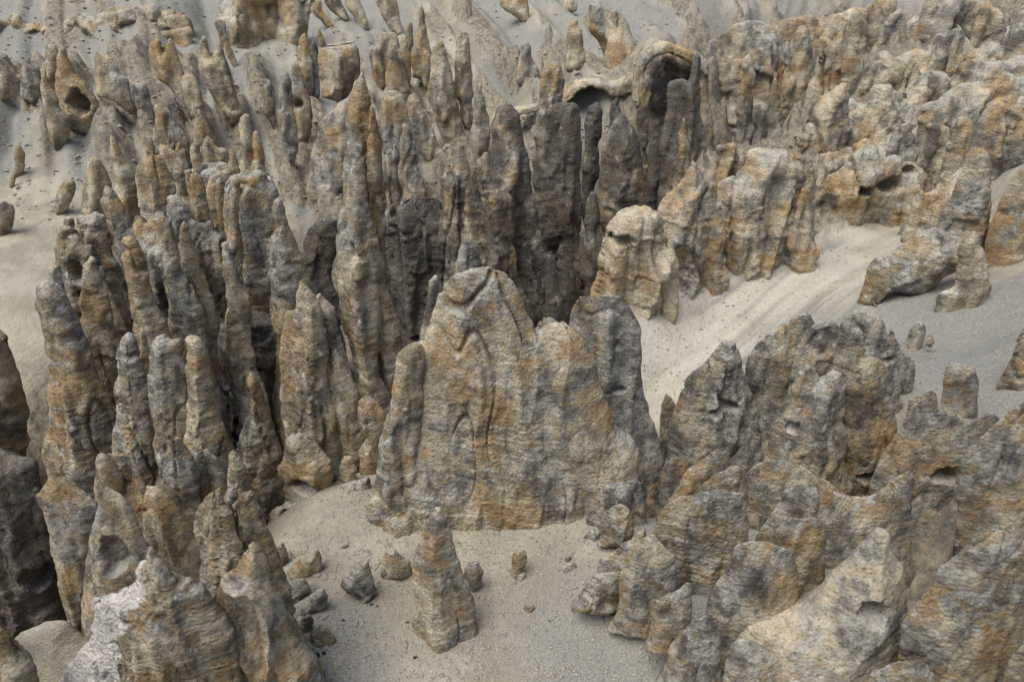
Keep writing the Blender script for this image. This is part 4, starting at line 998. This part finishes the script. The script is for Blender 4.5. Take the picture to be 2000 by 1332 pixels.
# ------------------------------------------------------------------ right ravine side: cliffs
CL = [
 (100, 'long jagged grey wall backing the slabby wall', "1536,440 1556,300 1588,240 1606,252 1622,214 1660,190 1680,204 1702,168 1740,160 1760,176 1792,148 1832,138 1872,150 1908,440", dict(c=(0.5, 0.5, 0.35))),
 (93, 'long jagged tan wall backing the arched caves', "1596,500 1618,350 1640,322 1652,300 1690,268 1712,284 1734,254 1772,262 1802,238 1822,250 1842,224 1882,214 1906,226 1922,204 1962,200 2012,188 2100,186 2100,500", dict(c=(0.5, 0.4, 0.3))),
 (111, 'long broken wall beneath the summit cliff', "1636,350 1656,200 1684,134 1702,140 1722,98 1750,112 1790,88 1810,100 1832,68 1872,58 1892,80 1912,66 1952,58 2012,38 2100,28 2100,350", dict(c=(0.5, 0.5, 0.4))),
 (77, 'broken ochre rib above the arched spur', "1756,520 1776,402 1800,368 1816,374 1832,338 1852,350 1882,328 1904,320 1936,520", dict(c=(0.7, 0.35, 0.2))),
 (90, 'grey blotched slab filling the gap above the banded cliff', "1552,520 1562,380 1572,330 1592,302 1632,292 1662,282 1692,300 1704,520", dict(c=(0.6, 0.6, 0.2))),
 (95, 'tan ribbed slab above the two arched caves', "1682,430 1694,330 1704,272 1742,242 1792,250 1806,430", dict(c=(0.4, 0.3, 0.2))),
 (106, 'blotchy slab between the stained wall and the thin upright fin', "1772,380 1782,262 1794,202 1832,172 1862,180 1886,380", dict(c=(0.4, 0.6, 0.3))),
 (93, 'ochre slab wedged behind the tan slanting fin', "1842,430 1852,332 1864,272 1892,248 1904,430", dict(c=(0.8, 0.3, 0.2))),
 (66, 'pale sandy nose of cliff with a hollow at the ravine edge', "1172,680 1171,505 1180,462 1191,430 1220,406 1240,400 1268,404 1284,415 1300,470 1320,540 1330,680", dict(c=(0.15, -0.1, 0.05), crust=0.02, light=0.3, holes=((1212, 468, 26, 16, 40),), tr=0.6, rough=0.7)),
 (71, 'orange and grey cliff horn above the pale nose', "1282,640 1286,445 1283,412 1300,382 1325,360 1344,332 1350,311 1363,322 1377,352 1396,356 1410,420 1415,500 1420,640", dict(c=(0.6, 0.35, 0.2), beds=1.6)),
 (80, 'ochre castle shaped knob behind the cliff horn', "1392,420 1396,342 1397,287 1410,276 1435,277 1439,300 1456,305 1452,345 1460,420", dict(c=(0.9, 0.2, 0.15))),
 (74, 'broad orange banded cliff with blue grey blotches', "1362,640 1364,480 1376,432 1392,392 1402,360 1430,345 1448,330 1458,300 1466,290 1486,285 1502,291 1542,290 1576,310 1592,332 1594,402 1592,480 1600,640", dict(c=(0.75, 0.45, 0.2), tr=0.4, beds=1.8)),
 (72, 'smooth tan crease fin against the banded cliff', "1528,560 1534,450 1562,384 1580,322 1586,309 1591,332 1587,402 1584,560", dict(c=(0.3, 0.05, 0.0), rough=0.5, beds=0.4)),
 (84, 'orange wall with two arched caves above the pale slope', "1584,600 1590,382 1601,342 1641,330 1661,310 1690,284 1712,284 1722,308 1750,300 1764,318 1792,325 1822,345 1836,382 1840,600", dict(c=(0.6, 0.3, 0.15), tr=0.35, holes=((1740, 366, 24, 18, 70), (1688, 376, 15, 12, 50), (1775, 335, 14, 12, 40)))),
 (96, 'grey and orange slabby wall above the banded cliff', "1532,420 1541,300 1546,266 1561,250 1586,202 1602,190 1650,160 1657,202 1660,300 1662,420", dict(c=(0.65, 0.5, 0.15), yaw=-15)),
 (116, 'pale pointed crag with a bright crest', "1566,300 1572,196 1591,131 1611,86 1626,64 1636,57 1648,64 1650,112 1652,182 1656,300", dict(c=(0.35, 0.2, 0.05), crust=0.12, tr=0.7, rf=0.9)),
 (114, 'lower pale crag paired with the pointed crag', "1636,260 1641,146 1650,101 1660,84 1670,100 1678,114 1682,146 1690,260", dict(c=(0.4, 0.15, 0.05), tr=0.7, rf=0.9)),
 (101, 'pale beige wall with a big dark stain', "1646,420 1650,272 1652,182 1662,155 1690,130 1716,122 1740,134 1770,120 1791,114 1802,150 1830,160 1850,190 1856,420", dict(c=(0.2, 0.05, 0.5), tr=0.4)),
 (126, 'slanted orange crag at the top of the cliffs', "1686,230 1696,126 1711,86 1726,51 1738,30 1760,17 1769,30 1770,82 1772,230", dict(c=(0.6, 0.35, 0.2), tr=0.6)),
 (127, 'grey blue crag leaning on the slanted orange crag', "1730,230 1737,136 1746,91 1771,46 1790,27 1802,40 1800,112 1806,230", dict(c=(0.3, 0.7, 0.2), tr=0.6)),
 (116, 'massive blue grey blotched summit cliff', "1746,260 1752,132 1762,91 1792,31 1806,-14 1870,-24 1932,-20 1932,62 1930,122 1936,260", dict(c=(0.5, 0.75, 0.3), tr=0.5, beds=1.5)),
 (108, 'thin upright fin against the summit cliff', "1826,290 1836,182 1852,122 1866,71 1872,47 1883,76 1877,112 1876,290", dict(c=(0.45, 0.25, 0.1), tr=0.6)),
 (110, 'pale crumbling crag beside the summit cliff', "1876,230 1882,116 1901,51 1920,8 1950,18 1966,40 1972,66 1970,112 1976,230", dict(c=(0.3, 0.15, 0.1), crust=0.05)),
 (101, 'dark tall cliff past the pale crumbling crag', "1950,260 1962,92 1976,50 1990,28 2040,-14 2100,-20 2100,260", dict(c=(0.4, 0.5, 0.4))),
 (95, 'stepped ledge cliff with orange undersides', "1836,340 1850,202 1866,141 1891,115 1921,112 1961,124 1991,110 2040,98 2100,98 2100,340", dict(c=(0.6, 0.5, 0.3), beds=2.0)),
 (89, 'blue grey stepped wall below the ledge cliff', "1776,380 1790,262 1801,207 1831,200 1861,170 1891,158 2000,150 2100,146 2100,380", dict(c=(0.6, 0.55, 0.25), beds=2.0, tr=0.35)),
 (88, 'small dark block wall above the arched caves', "1720,400 1730,300 1742,262 1756,242 1786,238 1790,270 1796,400", dict(c=(0.45, 0.6, 0.35))),
 (86, 'two toned orange and charcoal wedge', "1782,420 1790,340 1800,282 1811,241 1836,240 1856,250 1853,302 1846,420", dict(c=(0.7, 0.3, 0.35), tr=0.6)),
 (79, 'tan slanting fin next to the two toned wedge', "1826,480 1834,392 1840,332 1855,262 1870,231 1890,224 1901,240 1894,292 1880,352 1876,480", dict(c=(0.55, 0.2, 0.15), tr=0.6, rf=0.8)),
 (82, 'wide charcoal and ochre wall at the slope top', "1884,480 1892,302 1897,251 1921,221 1950,194 2000,188 2100,184 2100,480", dict(c=(0.6, 0.3, 0.55), tr=0.35)),
]
for D, lab, pts, kw in CL:
    kw = {k_: v_ for k_, v_ in kw.items() if k_ != 'beds'}
    cliff(D, lab, pts, G_CL, **dict(dict(ridge=0.25, light=0.15, blocky=1.05, rough=1.2, flute=1.5, lump=0.6, beds=1.5), **kw))
# spurs on the pale slope
family('arched_spur', 'rock spur', 'striped spur ending in a small arch on the grey slope', 62, 1820, 540, [
    ('arch', 59.5, "1672,612 1684,572 1693,545 1700,522 1714,503 1724,504 1727,512 1738,498 1762,478 1800,450 1830,444 1900,470 1920,490 1900,508 1862,530 1822,560 1796,578 1764,578 1748,566 1736,566 1722,574 1708,594 1690,608",
     dict(closed=True, tr=0.9, rf=0.9, c=(0.6, 0.5, 0.15), beds=1.6)),
    ('blade', 64, "1796,545 1818,470 1842,420 1862,370 1880,332 1890,298 1910,289 1930,300 1937,322 1936,402 1935,442 1940,500", dict(tr=0.4, rf=0.6, c=(0.8, 0.35, 0.1), beds=1.6)),
], G_RIGHT, ext=2)
spire(54.5, 'crooked two storey rock tower on the grey slope', "1816,640 1826,612 1831,576 1865,560 1871,482 1880,466 1900,450 1911,455 1914,480 1926,490 1931,530 1939,560 1926,592 1891,612 1852,634", G_RIGHT, closed=True, c=(0.5, 0.35, 0.1), tr=0.8, beds=1.5)
boulder(49.5, 'upright split boulder below the crooked tower', "1766,688 1775,650 1790,627 1805,630 1808,660 1801,678 1786,692", G_RIGHT, c=(0.4, 0.5, 0.15))
boulder(48.5, 'low dark stones beside the split boulder', "1806,672 1812,650 1822,655 1826,668 1816,680", G_RIGHT, c=(0.4, 0.5, 0.3))
fin(63, 'ochre fin with flat flanks above the grey slope', "1916,560 1922,500 1932,442 1962,372 1990,332 2040,316 2100,320 2100,500", G_RIGHT, c=(0.75, 0.25, 0.1))
spire(40, 'dark banded rock tower on the slope edge above the near fins', "1930,840 1945,762 1962,722 1992,652 2030,600 2080,600 2090,800", G_RIGHT, c=(0.6, 0.4, 0.35), tr=0.6, beds=1.6, ext=3)

# ------------------------------------------------------------------ dome cluster on the right
DM = [
 (45, 'grey bulbous dome with a scooped ochre hollow', "1300,930 1304,870 1312,812 1322,790 1336,750 1346,735 1366,720 1386,700 1400,682 1412,665 1435,666 1446,690 1452,722 1466,760 1482,802 1494,930", dict(holes=((1415, 803, 30, 20, 16),), c=(0.4, 0.85, 0.25), lump=1.4, beds=1.5)),
 (46.5, 'narrow black edged blade beside the bulbous dome', "1282,940 1287,880 1291,791 1300,768 1312,777 1322,800 1326,940", dict(c=(0.4, 0.6, 0.5))),
 (47, 'tall slanting blade between the bulbous dome and the domes behind', "1446,880 1452,762 1456,711 1471,681 1491,660 1521,640 1536,632 1542,662 1540,880", dict(c=(0.45, 0.8, 0.25))),
 (44, 'ochre edged blade before the slanting blade', "1488,900 1494,762 1506,691 1531,665 1545,654 1556,666 1560,702 1566,900", dict(c=(0.7, 0.5, 0.2))),
 (46.5, 'small round dome peeking over the ochre edged blade', "1534,720 1536,642 1545,622 1560,611 1580,612 1591,630 1610,720", dict(c=(0.3, 0.9, 0.15))),
 (42.5, 'grey dome with a large oval ochre scar', "1530,900 1536,782 1552,692 1571,651 1601,626 1621,624 1641,640 1652,702 1660,900", dict(holes=((1606, 678, 28, 42, 9),), c=(0.55, 0.75, 0.15))),
 (41, 'highest rounded dome with a lichen grey rim', "1616,920 1622,792 1630,702 1640,640 1655,612 1670,605 1700,611 1721,620 1736,655 1751,691 1759,742 1765,800 1770,920", dict(c=(0.45, 0.8, 0.15))),
 (42.5, 'dark flanked slab leaning on the highest dome', "1728,900 1732,700 1738,642 1748,650 1762,682 1786,705 1788,732 1782,772 1780,900", dict(c=(0.4, 0.7, 0.35))),
 (36, 'ridged column dome with a square ochre cavity', "1482,960 1496,890 1521,820 1541,790 1555,730 1575,712 1590,720 1602,740 1626,724 1645,729 1650,782 1654,852 1660,985", dict(holes=((1548, 835, 15, 15, 14),), c=(0.6, 0.55, 0.2), flute=1.3)),
 (36.3, 'oval ochre faced dome rimmed in pale grey', "1644,990 1648,802 1646,751 1660,715 1680,698 1705,696 1726,710 1739,730 1747,782 1752,832 1756,990", dict(holes=((1700, 935, 24, 16, 25),), c=(0.9, 0.4, 0.2))),
]
for D, lab, pts, kw in DM:
    dome(D, lab, pts, G_DOME, **dict(dict(ext=9, step=2.8), **kw))

# ------------------------------------------------------------------ fins of the near right slope
FN = [
 (33.5, 'wide pebbly fin with a dipping crest and small cave', "1686,1010 1700,940 1722,890 1762,830 1790,784 1820,774 1832,800 1851,805 1871,815 1901,820 1931,807 1952,815 1960,850 1966,1010 1960,1100", dict(tr=0.35, holes=((1850, 935, 26, 22, 25), (1808, 1110, 30, 26, 60)), c=(0.5, 0.65, 0.15))),
 (37.5, 'leaning stub slab behind the dipping fin', "1824,860 1834,800 1841,760 1848,712 1865,707 1905,721 1913,746 1911,776 1900,860", dict(c=(0.5, 0.7, 0.2))),
 (38.5, 'low pale stub beside the leaning stub slab', "1768,850 1772,800 1778,778 1800,772 1822,762 1830,772 1832,850", dict(c=(0.4, 0.6, 0.1))),
 (29.5, 'dark broad fin with an ochre edge by the small cave', "1858,1120 1871,1000 1870,912 1881,890 1911,860 1951,820 1991,790 2050,760 2100,760 2100,1120", dict(c=(0.55, 0.6, 0.4), tr=0.4)),
 (23.3, 'enormous pebbled fin with an orange shoulder beside the gravel ridge', "1748,1345 1756,1262 1761,1216 1791,1180 1825,1140 1831,1110 1871,1080 1891,1060 1926,1040 1961,1035 2010,1018 2100,1000 2100,1345", dict(c=(0.62, 0.6, 0.15), tr=0.4, step=2.75)),
 (20.5, 'rounded pebbled corner of rock below the enormous fin', "1955,1345 1968,1295 1990,1262 2020,1248 2080,1245 2090,1345", dict(c=(0.4, 0.6, 0.1), ext=2)),
 (30.5, 'saddle shaped pebbly fin with a jutting horn', "1466,1120 1474,1050 1501,1012 1525,976 1530,958 1560,945 1601,945 1641,965 1681,970 1711,965 1741,940 1775,918 1785,930 1782,1002 1780,1072 1782,1180", dict(tr=0.35, c=(0.5, 0.7, 0.15))),
 (29.8, 'large slab fin with a thin pale rim and ochre bands', "1248,1180 1258,1110 1275,1040 1281,1011 1301,985 1331,968 1371,962 1401,955 1421,960 1456,965 1459,1002 1462,1042 1466,1180", dict(tr=0.4, c=(0.75, 0.55, 0.25), beds=1.6, step=2.75)),
 (27.6, 'humped pebbly fin before the large slab fin', "1204,1195 1208,1131 1221,1081 1241,1060 1275,1041 1286,1055 1301,1070 1319,1085 1322,1112 1324,1200", dict(tr=0.55, c=(0.45, 0.6, 0.1), step=2.75, ext=2)),
 (26.2, 'rounded grey fin with golden shoulders above the sand ridge', "1370,1262 1378,1182 1396,1141 1425,1110 1433,1070 1441,1062 1471,1055 1501,1058 1546,1075 1560,1122 1566,1200 1570,1262", dict(tr=0.5, c=(0.55, 0.6, 0.15), step=2.75, ext=3)),
 (28.3, 'scallop topped ochre fin between the saddle fin and golden fin', "1500,1180 1506,1092 1511,1041 1531,1015 1550,1011 1570,1016 1590,1009 1613,1022 1614,1052 1612,1112 1614,1180", dict(c=(0.75, 0.45, 0.15), holes=((1618, 1075, 8, 22, 20),))),
 (33.5, 'wavy crested fin behind the saddle fin', "1458,1040 1463,962 1461,921 1481,905 1511,899 1551,905 1591,925 1631,950 1648,968 1656,1040", dict(c=(0.65, 0.5, 0.15))),
 (34.5, 'short rimmed fin behind the large slab fin', "1352,1040 1361,972 1371,945 1401,925 1431,909 1446,912 1456,930 1472,962 1476,1040", dict(c=(0.5, 0.7, 0.15))),
 (35.5, 'narrow ochre fin end above the large slab fin', "1284,1040 1292,1000 1311,970 1331,940 1346,929 1371,930 1373,960 1376,1040", dict(c=(0.8, 0.4, 0.1))),
 (37.5, 'slanting thin fin running up behind the rimmed fin', "1322,980 1331,931 1361,905 1396,880 1421,869 1427,882 1430,980", dict(c=(0.5, 0.7, 0.15))),
 (39, 'knobbed fin crest under the bulbous dome', "1396,980 1402,931 1421,901 1451,870 1470,847 1486,855 1492,892 1500,980", dict(c=(0.4, 0.75, 0.15))),
 (38.5, 'grey block fin beside the slab tower foot', "1282,1020 1289,960 1292,916 1310,895 1325,891 1341,900 1343,932 1344,1020", dict(c=(0.45, 0.75, 0.2))),
 (36.5, 'dark sliver of rock in the crack by the slab tower', "1255,1080 1260,980 1270,940 1285,950 1292,1000 1296,1080", dict(c=(0.5, 0.4, 0.6))),
 (25.7, 'grey stump with a scooped crown carrying a pale slab', "1268,1242 1275,1192 1290,1166 1312,1158 1326,1150 1341,1135 1353,1140 1352,1182 1346,1242", dict(c=(0.35, 0.75, 0.35), ext=1.5, tr=0.7)),
 (24.3, 'leaning pebbly block half sunk in the gravel', "1296,1312 1306,1265 1341,1225 1356,1210 1381,1199 1401,1205 1407,1242 1410,1312", dict(c=(0.4, 0.65, 0.2), ext=1.5, tr=0.7)),
 (22.8, 'small pointed block beside the sand ridge end', "1358,1345 1364,1302 1378,1292 1386,1310 1390,1345", dict(c=(0.35, 0.7, 0.2), ext=1)),
 (21.3, 'low pebbled hump below the sand ridge cave', "1674,1345 1700,1316 1750,1290 1801,1290 1821,1310 1838,1345", dict(c=(0.3, 0.4, 0.05), ext=2, tr=0.6)),
]
for D, lab, pts, kw in FN:
    fin(D, lab, pts, G_RIGHT, **dict(dict(ext=7, step=2.8, flute=0.4, pits=0.08), **kw))
family('sand_ridge', 'rock ridge', 'gravel covered ridge climbing to a pale crest with a cave beneath', 25, 1600, 1330, [
    ('crest', 25.4, "1412,1345 1421,1265 1436,1245 1461,1216 1521,1200 1571,1185 1621,1130 1681,1070 1716,1030 1738,1038 1746,1082 1762,1102 1768,1152 1772,1345", dict(light=0.35, tr=0.75, rf=0.9, c=(0.0, 0.5, 0.0), holes=((1712, 1215, 26, 32, 40),), ext=3)),
    ('end_block', 23.8, "1412,1345 1415,1300 1424,1262 1446,1246 1480,1258 1520,1285 1560,1345", dict(light=0.3, tr=0.7, c=(0.1, 0.55, 0.0), ext=2)),
], G_RIGHT, blocky=0.5, flute=0.25, pits=0.0, crack=0.0, lump=0.6, ridge=0.8, rough=0.8, beds=0.15, step=2.8)
knob(28.6, 'speckled dark bank edging the sand above the short stump', "1122,1172 1140,1148 1160,1121 1196,1117 1214,1119 1214,1172", ext=1.2, c=(0.3, 0.75, 0.4), tr=0.7)
knob(31.0, 'dark scooped bank where the sand drops to the fins', "1165,1120 1172,1092 1190,1082 1216,1062 1246,1040 1262,1030 1262,1120", ext=1.5, c=(0.3, 0.75, 0.4), tr=0.6)
knob(34.0, 'low dark speckled bump beside the ochre rounded stone', "1138,1054 1146,1040 1158,1035 1173,1041 1174,1056", ext=0.8, c=(0.3, 0.8, 0.4))

# ------------------------------------------------------------------ loose stones and little plants
def stones(name, label, n, region, smin, smax, seed):
    r = np.random.default_rng(seed)
    px = r.uniform(region[0], region[1], n * 3); py = r.uniform(region[2], region[3], n * 3)
    d = ray(px, py)
    t = np.linspace(18, 260, 600)
    # march the lines of sight down to the ground
    hit = np.zeros(len(px)); done = np.zeros(len(px), bool)
    k = d / d[:, 1:2]
    for Y in 18 * (260 / 18) ** np.linspace(0, 1, 360):
        z = surf(k[:, 0] * Y, np.full(len(px), Y))
        m = (~done) & (k[:, 2] * Y <= z)
        hit[m] = Y; done |= m
    ok = done & (hit > 18.5)
    X = (k[:, 0] * hit)[ok][:n]; Y = hit[ok][:n]
    Z = surf(X, Y)
    m = len(X)
    size = smin + (smax - smin) * r.random(m) ** 4
    oct_v = np.array([(1, 0, 0), (0, 1, 0), (-1, 0, 0), (0, -1, 0), (0, 0, 0.8), (0, 0, -0.6)])
    oct_f = np.array([(0, 1, 4), (1, 2, 4), (2, 3, 4), (3, 0, 4), (1, 0, 5), (2, 1, 5), (3, 2, 5), (0, 3, 5)])
    V = oct_v[None] * r.uniform(0.55, 1.25, (m, 6, 1)) + r.uniform(-0.25, 0.25, (m, 6, 3))
    a = r.uniform(0, 6.28, m); ca, sa = np.cos(a)[:, None], np.sin(a)[:, None]
    V = np.stack([V[..., 0] * ca - V[..., 1] * sa, V[..., 0] * sa + V[..., 1] * ca, V[..., 2] * 0.7], -1) * size[:, None, None]
    V += np.stack([X, Y, Z + size * 0.15], 1)[:, None, :]
    F = oct_f[None] + (np.arange(m) * 6)[:, None, None]
    o = mesh_obj(name, V.reshape(-1, 3), F.reshape(-1, 3), STONE, smooth=False)
    o['kind'] = 'stuff'
    tag(o, label, 'gravel')
stones('gravel', 'grey gravel scattered over the sandy saddle', 11000, (520, 1420, 960, 1332), 0.02, 0.17, 3)
stones('gravel', 'loose stones strewn over the far scree slopes', 4200, (0, 1350, 0, 440), 0.08, 0.48, 4)
stones('gravel', 'stones scattered on the grey gravel slope', 4000, (1250, 2000, 380, 820), 0.03, 0.2, 5)

stones('rubble', 'broken rubble lying between the boulders and the smooth tan fin', 420, (540, 760, 1040, 1300), 0.04, 0.30, 8)
stones('rubble', 'broken rubble along the foot of the massif', 300, (700, 1180, 960, 1090), 0.04, 0.26, 9)

def tuft(px, py, D, size, label):
    r = random.Random(int(px * 7 + py))
    p = at(px, py, D)
    z = float(surf(p[0], D)[0])
    V, F = [], []
    for i in range(46):
        a = r.uniform(0, 6.28); l = size * r.uniform(0.5, 1.0); w = size * 0.12; tilt = r.uniform(0.2, 0.9)
        b = np.array([r.uniform(-1, 1) * size * 0.35, r.uniform(-1, 1) * size * 0.35, -0.03])
        dr = np.array([math.cos(a) * tilt, math.sin(a) * tilt, 1.0]); dr /= np.linalg.norm(dr)
        sd = np.array([-math.sin(a), math.cos(a), 0]) * w
        k = len(V)
        V += [b - sd * 0.4, b + sd * 0.4, b + dr * l * 0.6 + sd, b + dr * l, b + dr * l * 0.6 - sd]
        F += [(k, k + 1, k + 2), (k, k + 2, k + 4), (k + 4, k + 2, k + 3)]
    V = np.array(V) + np.array([p[0], D, z])
    o = mesh_obj('desert_plant', V, F, LEAF, (float(p[0]), float(D), z), smooth=False)
    tag(o, label, 'plant', 'small green plants')
tuft(727, 1190, 29.6, 0.16, 'tiny green tuft by the crooked grey boulder')
tuft(738, 1192, 29.5, 0.14, 'second tiny green tuft by the crooked grey boulder')
tuft(673, 1224, 28.6, 0.18, 'single green tuft on the grey gravel patch')
tuft(798, 1228, 28.5, 0.14, 'small green tuft just short of the lone spire')
tuft(810, 1274, 26.4, 0.2, 'green tuft at the foot of the lone spire')
tuft(620, 1288, 26.2, 0.3, 'green plant under the brown split boulder')
tuft(632, 1276, 26.4, 0.22, 'smaller green plant under the brown split boulder')
print('rock triangles', NV[0])
